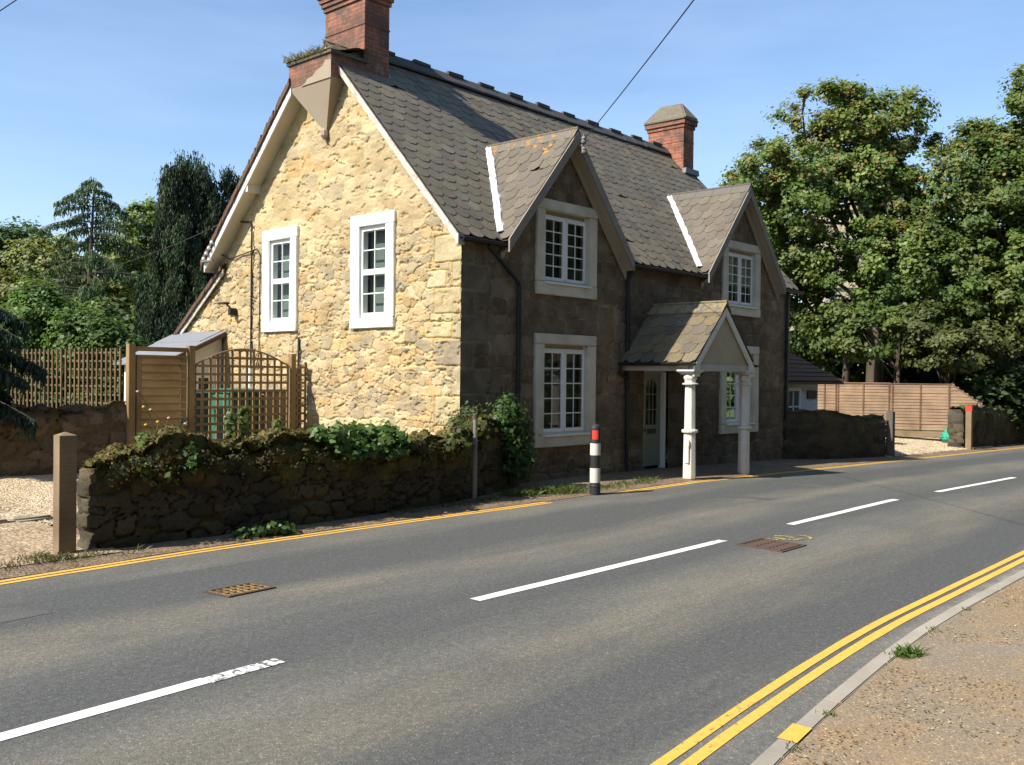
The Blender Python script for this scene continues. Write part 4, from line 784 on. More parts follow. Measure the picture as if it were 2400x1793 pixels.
# ================================================================== POSTS AND BOLLARD
def square_post(name, x, y, w, h, z0, mat, label, capz=.06, rot=0, red=0):
    m = MB(); c, s = math.cos(rot), math.sin(rot); fn = lambda a, b, d: (x+a*c-b*s, y+a*s+b*c, d)
    q = w/2; vs = [fn(i*q, j*q, z) for z in (z0-.2, z0+h) for i, j in ((-1, -1), (1, -1), (1, 1), (-1, 1))]+[fn(i*q*1.03, j*q*1.03, z0+h+.004) for i, j in ((-1, -1), (1, -1), (1, 1), (-1, 1))]+[fn(0, 0, z0+h+capz)]
    m.add(vs, [(3, 2, 1, 0), (0, 1, 5, 4), (1, 2, 6, 5), (2, 3, 7, 6), (3, 0, 4, 7), (4, 5, 9, 8), (5, 6, 10, 9), (6, 7, 11, 10), (7, 4, 8, 11), (8, 9, 12), (9, 10, 12), (10, 11, 12), (11, 8, 12)])
    o = m.build(name, mat, None, bevel=.004); tag(o, label, 'post')
    if red:
        r = MB(); r.box(-q-.006, q+.006, -q-.006, q+.006, z0+h-red, z0+h+.02, fn); r.build('red_cap', 'reflector_red', o)
    return o
square_post('gate_post', -6.50, -1.03, .165, 1.17, .02, 'post_wood', 'square brown wooden post with pyramid top at the left end of the mossy wall', .04, -.06)
square_post('gate_post', 14.86, -1.15, .17, 1.2, GZ(14.9), 'grey_wood', 'short grey wooden post closing the wall just right of the cottage', .02)
square_post('marker_post', 21.25, -1.22, .17, 1.36, GZ(20.9), 'post_wood', 'brown square post with bright red top at the edge of the gravel forecourt', .01, red=.15)
m = MB(); m.lathe([(.033, -.1), (.033, 1.24), (.028, 1.26)], (-.72, -1.03, 0), 14); pp = m.build('metal_pole', 'grey_metal', None); tag(pp, 'thin grey metal pole standing against the mossy wall by the cottage corner', 'pole')
m = MB(); m.lathe([(.036, 1.20), (.036, 1.27), (.02, 1.285)], (-.72, -1.03, 0), 14); m.build('cap', 'rust_iron', pp)
bx, by = 1.30, -1.66
bol = thing('bollard', (bx, by, 0), 'black and white banded bollard with red reflector at the road edge', 'bollard')
m = MB(); m.lathe([(.085, -.05), (.085, .12), (.088, .13), (.088, .15), (.082, .16)], (bx, by, 0), 24); m.build('base', 'bollard_black', bol, smooth=False)
m = MB(); m.lathe([(.078, .16), (.078, .80), (.086, .805), (.086, .835), (.084, .84), (.084, 1.03), (.075, 1.065), (.05, 1.09), (.02, 1.10)], (bx, by, 0), 28); m.build('body', 'bollard_black', bol)
for z0, z1 in ((.19, .415), (.615, .815)):
    m = MB(); m.lathe([(.0795, z0), (.0805, z0+.004), (.0805, z1-.004), (.0795, z1)], (bx, by, 0), 28); m.build('white_band', 'bollard_white', bol)
dcam = math.atan2(CAM[1]-by, CAM[0]-bx)-.05
m = MB(); vs = []
for z in (.86, 1.0):
    for k in range(7): a = dcam-.55+1.1*k/6; vs.append((bx+.0865*math.cos(a), by+.0865*math.sin(a), z))
m.add(vs, [(k, k+1, 8+k, 7+k) for k in range(6)]); m.build('reflector', 'reflector_red', bol)

# ================================================================== GATE, TRELLIS, BINS
FY = 4.0
gate = thing('garden_gate', (-2.9, FY, .4), 'boarded wooden garden gate in a tall open frame beside the arched trellis', 'gate')
m = MB()
for k in range(13):
    z = .45+k*.125; m.prism([(-3.2, FY-.035, z), (-3.2, FY-.055, z+.005), (-3.2, FY-.025, z+.135), (-3.2, FY-.015, z+.135)], (.78, 0, random.uniform(-.006, .006)))
m.build('panel', 'gate_wood', gate, rough=.002)
m = MB(); m.box(-3.28, -3.2, FY-.05, FY+.01, .43, 2.06); m.box(-2.53, -2.42, FY-.05, FY+.01, .43, 2.06); m.box(-3.28, -2.42, FY-.06, FY+.02, 2.06, 2.10); m.build('frame', 'larch_wood', gate, bevel=.004)
m = MB(); m.box(-2.50, -2.45, FY-.065, FY-.05, .95, 1.1); m.tube([(-2.475, FY-.09, .98), (-2.475, FY-.09, 1.07)], .012, 8); m.build('latch', 'grey_metal', gate)
for x in (-3.36, -2.33):
    m = MB(); m.box(x-.055, x+.055, FY-.06, FY+.05, .35, 2.27); m.build('post', 'larch_wood', gate, bevel=.006)
m = MB(); m.box(-3.3, -2.39, FY-.035, FY+.03, 2.16, 2.23); m.build('top_rail', 'larch_wood', gate, bevel=.004)
def lattice(m, P, x0, x1, z0, topf, nv, sp, w=.042, t=.022):
    """laths on a plan line P(u) from u=x0..x1"""
    for k in range(nv+1):
        u = x0+(x1-x0)*k/nv; zt = topf(u); a, b = P(u, 0), P(u, t); d = random.uniform(-.004, .004)
        m.bar((a[0], a[1], z0), (a[0]+d, a[1], zt), w, t, up=(b[0]-a[0], b[1]-a[1], 0))
    z = z0+.06
    while z < max(topf((x0+x1)/2), topf(x0)):
        us = [u for u in np.linspace(x0, x1, 40) if topf(u) >= z-.01]
        if len(us) > 1: a, b = P(us[0], -t), P(us[-1], -t); m.bar((a[0], a[1], z), (b[0], b[1], z), t, w)
        z += sp
tre = thing('arched_trellis', (-1.3, FY, .4), 'square lattice trellis panel with arched top screening the wheelie bins', 'trellis')
tf = lambda u: 1.93+.30*max(0., math.sin(PI*np.clip((u+2.27)/1.9, 0, 1)))**.95
m = MB(); lattice(m, lambda u, d: (u, FY+d), -2.25, -.42, .62, tf, 13, .140); m.build('lattice', 'larch_wood', tre)
m = MB(); us = np.linspace(-2.27, -.38, 30); m.tube([(u, FY, tf(u)+.012) for u in us], .014, 6); m.build('arched_rail', 'larch_wood', tre)
m = MB(); m.box(-.37, -.27, FY-.05, FY+.05, .35, 2.18); m.build('post', 'larch_wood', tre, bevel=.006)
m = MB(); lattice(m, lambda u, d: (u, FY+d), -.24, -.04, .62, lambda u: 1.92+.6*(u+.24), 2, .140); m.build('side_lattice', 'larch_wood', tre)
ta, tb = np.array([-3.44, 4.1]), np.array([-4.05, 7.0])
for k in range(2):
    a, b = ta+(tb-ta)*k/2, ta+(tb-ta)*(k+1)/2; dv = (b-a)/np.linalg.norm(b-a); nv = np.array([-dv[1], dv[0]]); Lp = np.linalg.norm(b-a)
    t = thing('trellis_panel', (*((a+b)/2), 1.2), ['square lattice trellis panel on the garden wall next to the gate', 'square lattice trellis panel farthest left, half hidden by cedar boughs'][k], 'trellis', 'trellis panels above the brown garden wall')
    m = MB(); lattice(m, lambda u, d: tuple(a+dv*u+nv*d), 0.06, Lp-.06, .45, lambda u: 2.2, 12, .135, .03); m.build('lattice', 'trellis_dark', t)
    m = MB(); m.bar((*b, .3), (*b, 2.24), .10, .10); m.build('post', 'trellis_dark', t, bevel=.004)
def wheelie(x, y, z, w, d, h, mat, label):
    t = thing('wheelie_bin', (x, y, z), label, 'bin', 'wheelie bins behind the trellis'); m = MB()
    b0, b1 = .80, 1.; vs = [(x+i*w/2*s, y+j*d/2*s, z+q) for q, s in ((.08, b0), (h*.93, b1)) for i, j in ((-1, -1), (1, -1), (1, 1), (-1, 1))]
    m.add(vs, [(3, 2, 1, 0), (0, 1, 5, 4), (1, 2, 6, 5), (2, 3, 7, 6), (3, 0, 4, 7), (4, 5, 6, 7)]); m.box(x-w*.53, x+w*.53, y-d*.53, y+d*.53, z+h*.86, z+h*.93); m.build('body', mat, t, bevel=.012)
    m = MB(); m.prism([(x-w*.56, y-d*.6, z+h*.935), (x-w*.56, y+d*.55, z+h*.96), (x-w*.56, y+d*.55, z+h), (x-w*.56, y, z+h*1.02), (x-w*.56, y-d*.6, z+h*.975)], (w*1.12, 0, 0)); m.build('lid', mat, t, bevel=.01)
    m = MB(); m.tube([(x-w*.45, y+d*.6, z+h*.93), (x+w*.45, y+d*.6, z+h*.93)], .015, 8); m.build('handle', mat, t)
    for s in (-1, 1):
        m = MB(); m.tube([(x+s*w*.42, y+d*.42, z+.1), (x+s*w*.5, y+d*.42, z+.1)], .1, 14); m.build('wheel', 'bollard_black', t)
wheelie(-1.05, 4.75, .43, .62, .7, 1.1, 'bin_green', 'bright green wheelie bin behind the middle of the arched trellis')
wheelie(-1.95, 4.7, .43, .5, .6, 1.08, 'bin_teal', 'blue green wheelie bin behind the left end of the arched trellis')
m = MB(); m.box(-.62, -.12, 4.45, 4.85, .42, 1.48); m.prism([(-.66, 4.41, 1.48), (-.66, 4.89, 1.48), (-.66, 4.89, 1.56), (-.66, 4.41, 1.51)], (.58, 0, 0)); sb = m.build('storage_box', 'box_grey', None, bevel=.01); tag(sb, 'grey upright storage box behind the right end of the arched trellis', 'box')
m = MB(); m.box(-.375, -.365, 4.44, 4.455, .48, 1.44); m.build('door_gap', 'dark_slot', sb)

# ================================================================== LEAN-TO
lt_ = thing('lean_to', (-.7, 7.7, .4), 'white rendered lean-to with grey felt roof against the gable', 'outbuilding')
m = MB(); m.prism([(-.03, 6.86, .4), (-1.25, 6.86, .4), (-1.25, 6.86, 2.02), (-.03, 6.86, 2.60)], (0, .06, 0)); m.box(-1.25, -1.19, 6.93, 8.6, .4, 2.02); m.box(-1.25, -.03, 8.55, 8.6, .4, 2.0); m.build('wall', 'render_white', lt_)
m = MB(); m.prism([(-.02, 6.74, 2.67), (-1.4, 6.74, 2.01), (-1.4, 6.74, 1.97), (-.02, 6.74, 2.62)], (0, 2.0, 0)); m.prism([(-.02, 6.9, 2.685), (-.5, 6.9, 2.455), (-.5, 6.9, 2.44), (-.02, 6.9, 2.67)], (0, 1.84, 0)); m.build('roof', 'felt_grey', lt_)
m = MB(); m.prism([(-.02, 6.715, 2.66), (-1.4, 6.715, 2.0), (-1.4, 6.715, 1.92), (-.02, 6.715, 2.57)], (0, .024, 0)); m.build('bargeboard', 'tile_brown', lt_)
m = MB()
for a, b, c, d in ((-.95, -.20, 1.72, 1.78), (-.95, -.20, 1.05, 1.1), (-.95, -.89, 1.1, 1.72), (-.26, -.20, 1.1, 1.72), (-.62, -.56, 1.1, 1.72), (-.9, -.25, 1.42, 1.46)): m.box(a, b, 6.83, 6.855, c, d)
wl = m.build('window', 'white_gloss', lt_); m = MB(); m.add([(-.9, 6.85, 1.1), (-.25, 6.85, 1.1), (-.25, 6.85, 1.72), (-.9, 6.85, 1.72)], [(0, 1, 2, 3)]); m.build('pane', 'dark_slot', wl)

# ================================================================== MANHOLE COVERS, BAG
def cover(name, cs, label, mat2, seed):
    """iron cover in the road from its four corners (plan), raised grid of square studs"""
    c = [np.array(p) for p in cs]; P = lambda a, b: (c[0]*(1-a)+c[1]*a)*(1-b)+(c[3]*(1-a)+c[2]*a)*b
    m = MB(); fr = .035
    m.prism([(*P(a, b), -.02) for a, b in ((0, 0), (1, 0), (1, 1), (0, 1))], (0, 0, .024)); o = m.build(name, 'rust_iron'); tag(o, label, 'manhole cover')
    m = MB()
    for a0, a1, b0, b1 in ((0, 1, 0, fr*1.5), (0, 1, 1-fr*1.5, 1), (0, fr, fr*1.5, 1-fr*1.5), (1-fr, 1, fr*1.5, 1-fr*1.5)): m.prism([(*P(a, b), .0) for a, b in ((a0, b0), (a1, b0), (a1, b1), (a0, b1))], (0, 0, .012))
    m.build('frame', 'rust_iron', o)
    m = MB(); R = np.random.default_rng(seed); N = 6
    for i in range(N+1):
        a = .08+.84*i/N
        if mat2 == 'yellow_paint' and i > 5: pass
        m.prism([(*P(x, y), .004) for x, y in ((a-.014, .08), (a+.014, .08), (a+.014, .92), (a-.014, .92))], (0, 0, .009))
        b = .1+.8*i/N
        if i % 2 == 0: m.prism([(*P(x, y), .004) for x, y in ((.06, b-.012), (.94, b-.012), (.94, b+.012), (.06, b+.012))], (0, 0, .0085))
    m.build('ribs', mat2, o)
ground_mat('yellow_iron', (.27, .175, .06), (.10, .075, .055), (.10, .07, .05), 60, .3, .004, 2.9)
cover('manhole_cover', [(-6.37, -3.38), (-5.89, -3.37), (-5.85, -3.68), (-6.32, -3.71)], 'rusty rectangular iron cover with yellow painted ribs in the near lane', 'yellow_iron', 1)
cover('manhole_cover', [(-1.12, -5.42), (-.55, -5.42), (-.62, -6.0), (-1.2, -6.0)], 'rusty ribbed iron cover beside yellow spray marks near the centre line', 'rust_iron', 2)
nx, ny = 26, 30; A, B = np.meshgrid(np.linspace(0, PI, nx), np.linspace(0, 2*PI, ny), indexing='ij'); rr = 1+.9*(vnoise(np.cos(B)*2+4, np.sin(B)*2+A*2, 1.5, 6, 4)-.5)
bag = mesh_np('garden_bag', np.stack([23.6+.5*np.sin(A)*np.cos(B)*rr, -.0+.4*np.sin(A)*np.sin(B)*rr, GZ(23.6)+.30+.33*np.cos(A)**3*rr-.02], -1).reshape(-1, 3), grid_faces(nx, ny), 'bag_green', smooth=True); tag(bag, 'crumpled green garden bag slumped by the wall end on the gravel', 'bag')

# ================================================================== RIGHT-HAND FENCE
def ray_y(px, org, d):
    """plan point where the sight line at column px meets the plan line org+t*d"""
    r = CF+(px-1200)/FPX*CR; A = np.array([[r[0], -d[0]], [r[1], -d[1]]]); t = np.linalg.solve(A, np.array(org)-CAM[:2]); return np.array(org)+t[1]*np.array(d)
fo, fd = (23.3, 2.0), np.array([.32, -.947])
cols_ = [ray_y(p, fo, fd) for p in (1905, 1961, 2088, 2229)]; endp = ray_y(2303, fo, fd)
fen = thing('panel_fence', (*cols_[2], -.1), 'orange brown overlap panel fence behind the gravel forecourt, sloping at its right end', 'fence')
fz = -.06
for k in range(4):
    a = cols_[k]; b = cols_[k+1] if k < 3 else endp; m = MB(); n = 15; dv = (b-a)/np.linalg.norm(b-a); nv = np.array([dv[1], -dv[0]])
    for s in range(n):
        z0 = fz+.16+s*.107; z1 = z0+.118
        if k == 3:
            tt = lambda z: np.clip((1.68-z)/(1.68-.95), 0, 1); e = a+(b-a)*tt(z0) if z0 > .9 else b
        else: e = b
        if np.linalg.norm(e-a) < .08: continue
        w0 = nv*.03; w1 = nv*.012; dz = random.uniform(-.008, .008)
        m.add([(*(a+w0), z0), (*(e+w0), z0+dz), (*(e+w1), z1+dz), (*(a+w1), z1), (*(a-nv*.01), z0), (*(e-nv*.01), z0+dz)], [(0, 1, 2, 3), (0, 4, 5, 1)])
    pa = m.build('panel', 'fence_wood', fen, rough=.004)
    m = MB()
    if k < 3:
        for f in (.03, .5, .97): c = a+(b-a)*f+nv*.04; m.bar((*c, fz+.16), (*c, 1.68), .045, .02, up=(nv[0], nv[1], 0))
        m.bar((*(a+nv*.015), 1.70), (*(b+nv*.015), 1.70), .07, .03)
    else: m.bar((*a, 1.72), (*b, 1.0), .06, .04)
    m.build('battens', 'batten_wood', pa)
    m = MB(); m.bar((*a, fz+.03), (*b, fz+.03), .03, .2); m.build('gravel_board', 'post_wood', fen)
    if k > 0:
        m = MB(); m.bar((*(a+nv*.04), fz-.2), (*(a+nv*.04), 1.75), .13, .11); m.build('post', 'red_brown_wood', fen, bevel=.004)

# ================================================================== WHITE OUTBUILDING
ob = thing('outbuilding', (13.3, 2.6, -.2), 'low white outbuilding with mossy tiled roof beyond the far corner of the cottage', 'outbuilding')
m = MB(); m.box(11.35, 15.16, 1.0, 4.5, -.4, 1.78); m.build('wall', 'white_wall_blue', ob)
m = MB(); m.add([(11.35, .75, 1.74), (16.35, .75, 1.74), (16.35, 4.8, 1.74), (11.35, 4.8, 1.74), (11.35, 2.8, 3.25), (14.1, 2.8, 3.25), (11.35, .75, 1.68), (16.35, .75, 1.68), (16.35, 4.8, 1.68), (11.35, 4.8, 1.68)], [(0, 1, 5, 4), (1, 2, 5), (2, 3, 4, 5), (3, 0, 4), (6, 7, 1, 0), (7, 8, 2, 1), (9, 8, 7, 6)])
rf_ = m.build('roof', 'tile_brown', ob)
m = MB()
for i in range(13):
    t0 = i/13; y0, z0 = .75+2.05*t0, 1.745+1.51*t0; m.prism([(11.4, y0, z0+.03), (16.3-2.2*t0, y0, z0+.03), (16.3-2.2*(t0+.08), y0+.165, z0+.132), (11.4, y0+.165, z0+.132)], (0, -.015, .02))
m.build('tile_courses', 'tile_brown', rf_, rough=.006)
m = MB()
for a, b, c, d in ((13.1, 13.2, .55, 1.6), (13.9, 14.0, .55, 1.6), (13.2, 13.9, .55, .65), (13.2, 13.9, 1.5, 1.6), (13.53, 13.57, .65, 1.5), (13.2, 13.9, 1.06, 1.1)): m.box(a, b, .95, .99, c, d)
wl = m.build('window', 'white_gloss', ob); m = MB(); m.add([(13.2, .98, .65), (13.9, .98, .65), (13.9, .98, 1.5), (13.2, .98, 1.5)], [(0, 1, 2, 3)]); m.build('pane', 'room_dark', wl)
m = MB(); m.box(14.45, 15.02, .955, .99, 1.28, 1.5); m.build('name_board', 'board_dark', ob, bevel=.006)

# ================================================================== CHURCH TOWER (seen in pieces through the trees)
tw = thing('stone_tower', (*at(1995, 881, 80)[:2], -2), 'pale stone tower glimpsed through the sycamore leaves', 'tower')
c = at(1995, 881, 80); dirv = np.array([CF[0], CF[1]]); rv = np.array([CR[0], CR[1]])
def tb(m, u0, u1, v0, v1, z0, z1): m.box(u0, u1, v0, v1, z0, z1, lambda u, v, z: (c[0]+rv[0]*u+dirv[0]*v, c[1]+rv[1]*u+dirv[1]*v, z))
m = MB(); tb(m, -2.3, 2.3, 0, 4.6, -3, 16.5); tb(m, -2.5, 2.5, -.2, 4.8, 9.5, 9.8); tb(m, -2.5, 2.5, -.2, 4.8, 16.0, 16.3)
for u in (-2.5, 2.1): tb(m, u, u+.45, -.5, -.0, -3, 13)
m.build('wall', 'tower_stone', tw)
m = MB()
for u in (-2.3, -.6, 1.1): tb(m, u, u+1., -.02, .3, 16.5, 17.3)
m.build('battlement', 'tower_stone', tw)
m = MB(); tb(m, -.45, .45, -.03, -.01, 11, 13.6); m.build('belfry_opening', 'dark_slot', tw)
m = MB(); tb(m, -5, 6, 4.5, 9, -3, 6.5); m.build('nave_wall', 'tower_stone', tw)

# ================================================================== WIRES
def wire(name, a, b, sag, r, label):
    a, b = Vector(a), Vector(b); m = MB(); m.tube([a.lerp(b, t)+Vector((0, 0, -sag*4*t*(1-t))) for t in np.linspace(0, 1, 24)], r, 6); return tag(m.build(name, 'cable', None), label, 'wire')
ia = (2.66, -.31, 5.95); w_end = np.array(ia)+(at(1640, -30, 9)-np.array(ia))*1.6
wire('overhead_wire', ia, w_end, .05, .007, 'thin black wire rising from the front dormer gable into the sky')
wire('overhead_wire', at(-40, 52, 10), at(80, -28, 10.4), .0, .006, 'short black wire crossing the top left corner of the sky')
wire('overhead_wire', (-.34, 6.75, 4.72), at(-60, 690, 22), .25, .009, 'service wire running left from the rear eave past the dark cypress')

# ================================================================== VEGETATION
def leaves(P, Nn, size, col, elong=1.35, fold=.25, seed=0, jitter=.35):
    """kite-shaped folded leaves at P facing Nn"""
    R = np.random.default_rng(seed); n = len(P); Nn = Nn/np.maximum(np.linalg.norm(Nn, axis=1), 1e-6)[:, None]
    a = R.normal(0, 1, (n, 3)); a -= Nn*np.sum(a*Nn, 1)[:, None]; a /= np.maximum(np.linalg.norm(a, axis=1), 1e-6)[:, None]; b = np.cross(Nn, a)
    s = (size*R.uniform(.45, 1.5, n))[:, None]
    V = np.stack([P-a*s*elong*.5, P+b*s*.5-Nn*s*fold*.5+a*s*.08, P+a*s*elong*.5, P-b*s*.5-Nn*s*fold*.5+a*s*.08], 1).reshape(-1, 3)
    F = np.arange(4*n).reshape(n, 4); C = np.repeat(col*R.uniform(1-jitter, 1+jitter, (n, 1)), 4, axis=0); return V, F, C
GREEN = [(.055, .105, .022), (.045, .09, .02), (.07, .12, .024), (.038, .075, .02), (.08, .125, .028)]
def pick(pal, n, R): return np.array(pal)[R.integers(0, len(pal), n)]
def limb_path(a, b, bend, R, n=7):
    a, b = np.array(a, float), np.array(b, float); L = np.linalg.norm(b-a); o = R.normal(0, bend*L, 3); t = np.linspace(0, 1, n)[:, None]
    return a*(1-t)+b*t+np.sin(PI*t)*o+np.array([0, 0, .10*L])*np.sin(PI*t)
def broadleaf(name, label, base, trunk_top, ells, ncl, per, lsize, pal, seed, rcl=(.35, .8), group=None, tr=.2, accents=None, flat=.5, shell=.45, nl=14, limbs_from=.35, cat='tree', lowcut=None, spread=.3, bark='bark'):
    R = np.random.default_rng(seed); t = thing(name, base, label, cat, group); base = np.array(base, float); trunk_top = np.array(trunk_top, float)
    ws = np.array([e[1][0]*e[1][1]*e[1][2] for e in ells])**.75; ws /= ws.sum(); cen_ = []
    while len(cen_) < ncl:
        e = ells[R.choice(len(ells), p=ws)]; d = R.normal(0, 1, 3); d /= np.linalg.norm(d); r = R.uniform(shell, 1.)**.6
        p = np.array(e[0])+d*np.array(e[1])*r
        if lowcut is not None and p[2] < lowcut: continue
        cen_.append((p, d))
    cs = np.array([c[0] for c in cen_]); ds = np.array([c[1] for c in cen_])
    m = MB(); tp = limb_path(base-np.array([0, 0, .3]), trunk_top, .03, R, 9); m.tube(tp, list(np.linspace(tr*1.25, tr*.35, 9)), 9)
    for k in R.choice(len(cs), min(nl, len(cs)), replace=False):
        f = R.uniform(limbs_from, .95); i = int(f*8); pth = limb_path(tp[i], cs[k], .07, R, 7); r0 = tr*(1-f*.65)*.5; m.tube(pth, list(np.linspace(r0, .012, 7)), 6)
        for _ in range(2):
            q = pth[R.integers(3, 6)]; j = np.argsort(np.linalg.norm(cs-q, axis=1))[R.integers(1, 5) % len(cs)]; m.tube(limb_path(q, cs[j], .08, R, 4), [r0*.35, r0*.28, r0*.2, .008], 5)
    m.build('trunk', bark, t, smooth=True)
    n = ncl*per; ci = np.repeat(np.arange(ncl), per); rc = R.uniform(*rcl, ncl)[ci][:, None]
    off = R.normal(0, 1, (n, 3)); off /= np.maximum(np.linalg.norm(off, axis=1), 1e-6)[:, None]; off *= np.minimum(np.abs(R.normal(0, .62, (n, 1)))**.8, R.uniform(.9, 1.15, (n, 1))); off[:, 2] *= flat; off += ds[ci]*np.minimum(np.abs(R.normal(0, .22, (n, 1))), .45)*np.array([.6, .6, 1.])
    P = cs[ci]+off*rc; N = ds[ci]*.5+off*.7+np.array([-.25, 0, .75])+R.normal(0, .45, (n, 3))
    ccl = pick(pal, ncl, R)*R.uniform(.75, 1.25, (ncl, 1)); C = ccl[ci]*.6+pick(pal, n, R)*.4
    if accents is not None:
        acol, frac, zmin = accents; pr = frac*sstep(zmin, zmin+3., P[:, 2])*(R.random(ncl)[ci] < .55); hit = R.random(n) < pr; C[hit] = pick(acol, hit.sum(), R)
    V, F, C = leaves(P, N, lsize, C, seed=seed); mesh_np('crown', V, F, 'leaf', t, C); return t
def E_(px, py, D, rx, ry, rz): return (tuple(at(px, py, D)), (rx, ry, rz))
def foot(px, D, z=-.5): p = at(px, 881, D); return (p[0], p[1], z)
ORN = [(.26, .19, .06), (.25, .20, .06), (.28, .17, .06)]
SYC = [(.13, .20, .046), (.105, .175, .042), (.165, .22, .05), (.09, .15, .038), (.175, .20, .055)]
# sycamore behind the forecourt fence, the tall one
broadleaf('sycamore_tree', 'tall sycamore with orange tinged seed clusters rising right of the far chimney', foot(2048, 40), at(2040, 420, 40), [E_(1960, 360, 40, 3.1, 3.1, 2.9), E_(2040, 290, 40, 2.2, 2.3, 1.7), E_(1850, 450, 39, 2.4, 2.4, 2.2), E_(1790, 430, 41, 1.5, 1.6, 2.0), E_(2080, 420, 39, 1.9, 2., 2.6), E_(1870, 600, 40, 2.2, 2.2, 1.9), E_(2080, 620, 38, 2.5, 2.4, 2.0), E_(1975, 215, 40, .9, .9, .5), E_(2120, 240, 40, .8, .8, .6), E_(1740, 420, 40, .9, .9, .7)],
          560, 200, .115, SYC, 101, rcl=(.3, .72), tr=.33, accents=(ORN, .26, 6.), nl=44, flat=.7, shell=.12)
broadleaf('sycamore_tree', 'broad dense sycamore filling the right edge of the view', foot(2330, 38), at(2350, 380, 38), [E_(2330, 520, 38, 3.4, 3.2, 3.4), E_(2420, 320, 38, 2.1, 2.2, 2.6), E_(2230, 480, 38, 1.8, 1.9, 2.0), E_(2200, 660, 37, 2.3, 2.2, 2.1), E_(2400, 640, 36, 2.5, 2.4, 2.4), E_(2190, 345, 39, .7, .7, .5), E_(2280, 330, 39, .9, .9, .8), E_(2390, 215, 38, .8, .8, .9), E_(2330, 400, 38, 1.8, 1.8, 1.6), E_(2400, 380, 37.5, 1.5, 1.5, 2.0)],
          600, 200, .118, [tuple(np.array(c)*.85) for c in SYC], 102, rcl=(.3, .72), tr=.36, accents=(ORN, .16, 7.5), nl=40, flat=.7, shell=.15)
broadleaf('holm_oak', 'low dark rounded tree whose yellowish leaves overhang the fence end', foot(2240, 34.5), at(2240, 830, 34), [E_(2230, 820, 34, 1.6, 1.5, .75), E_(2160, 760, 34.5, 1.1, 1.1, .7), E_(2310, 800, 34.5, 1.1, 1., .7)], 80, 170, .11, [(.125, .14, .042), (.10, .12, .038), (.07, .095, .028)], 103, rcl=(.3, .55), tr=.12, nl=12)
broadleaf('young_sycamore', 'slim young tree with sunlit leaves just behind the middle fence post', foot(2090, 34.5), at(2100, 800, 34.5), [E_(2050, 790, 35, 1.6, 1.3, .8), E_(1960, 770, 36, 1.3, 1.2, .9), E_(2120, 770, 35, .9, .9, .7)], 80, 170, .11, [tuple(np.array(c)*.72) for c in SYC], 104, rcl=(.3, .6), tr=.09, nl=12)
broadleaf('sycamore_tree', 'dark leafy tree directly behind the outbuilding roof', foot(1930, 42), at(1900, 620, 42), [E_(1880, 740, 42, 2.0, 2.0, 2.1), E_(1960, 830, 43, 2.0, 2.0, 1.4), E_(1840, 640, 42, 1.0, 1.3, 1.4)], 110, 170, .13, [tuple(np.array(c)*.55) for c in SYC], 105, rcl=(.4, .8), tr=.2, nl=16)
# shaded thicket under the trees beyond the fence
R = np.random.default_rng(71)
def thicket(name, label, pxs, D, pyt, pyb, n, size, pal, seed, cat='shrubs', depth=2.5):
    R = np.random.default_rng(seed); n_cl = max(10, n//70); px = R.uniform(pxs[0], pxs[1], n_cl); py = R.uniform(0, 1, n_cl); tops = np.interp(px, np.linspace(pxs[0], pxs[1], len(pyt)), pyt)
    cs = np.array([at(a, t+(pyb-t)*b**.8, D+R.uniform(-depth, depth)) for a, b, t in zip(px, py, tops)]); ci = np.repeat(np.arange(n_cl), 70); m_ = len(ci)
    off = R.normal(0, 1, (m_, 3)); off /= np.linalg.norm(off, axis=1)[:, None]; off *= R.uniform(0, 1, (m_, 1))**.5*R.uniform(.35, .85, n_cl)[ci][:, None]*D/32
    P = cs[ci]+off; P[:, 2] = np.maximum(P[:, 2], -1.2); N = off+np.array([-.3, -.1, .7])+R.normal(0, .4, (m_, 3)); C = (pick(pal, n_cl, R)*R.uniform(.7, 1.3, (n_cl, 1)))[ci]
    V, F, C = leaves(P, N, size, C, seed=seed); return tag(mesh_np(name, V, F, 'leaf', None, C), label, cat, kind='stuff')
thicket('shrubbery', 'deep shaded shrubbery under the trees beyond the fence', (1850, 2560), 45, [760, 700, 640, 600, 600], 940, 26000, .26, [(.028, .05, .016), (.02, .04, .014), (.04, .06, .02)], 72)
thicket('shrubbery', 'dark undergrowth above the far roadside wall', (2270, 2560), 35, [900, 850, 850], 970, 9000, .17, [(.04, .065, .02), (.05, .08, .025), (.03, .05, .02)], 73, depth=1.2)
thicket('distant_wood', 'mass of distant trees closing the view beyond the road', (1700, 2900), 95, [560, 520, 540, 560], 900, 24000, .8, [(.03, .055, .02), (.04, .07, .022), (.025, .045, .018)], 74, depth=8)
for px, D, h, lean in ((1985, 36, 3.6, -.5), (2065, 36.5, 3.4, .3), (2045, 38, 4, -.2)):
    m = MB(); p = foot(px, D, -.6); m.tube(limb_path(p, (p[0]+lean, p[1]+lean*.6, h), .04, R, 8), list(np.linspace(.22 if px != 1985 else .18, .09, 8)), 9); tag(m.build('tree_trunk', 'bark', None, smooth=True), {1985: 'leaning pale trunk behind the left fence panel', 2065: 'thick trunk right behind the tall fence post', 2045: 'dark upright trunk between two others behind the fence'}[px], 'tree trunk')
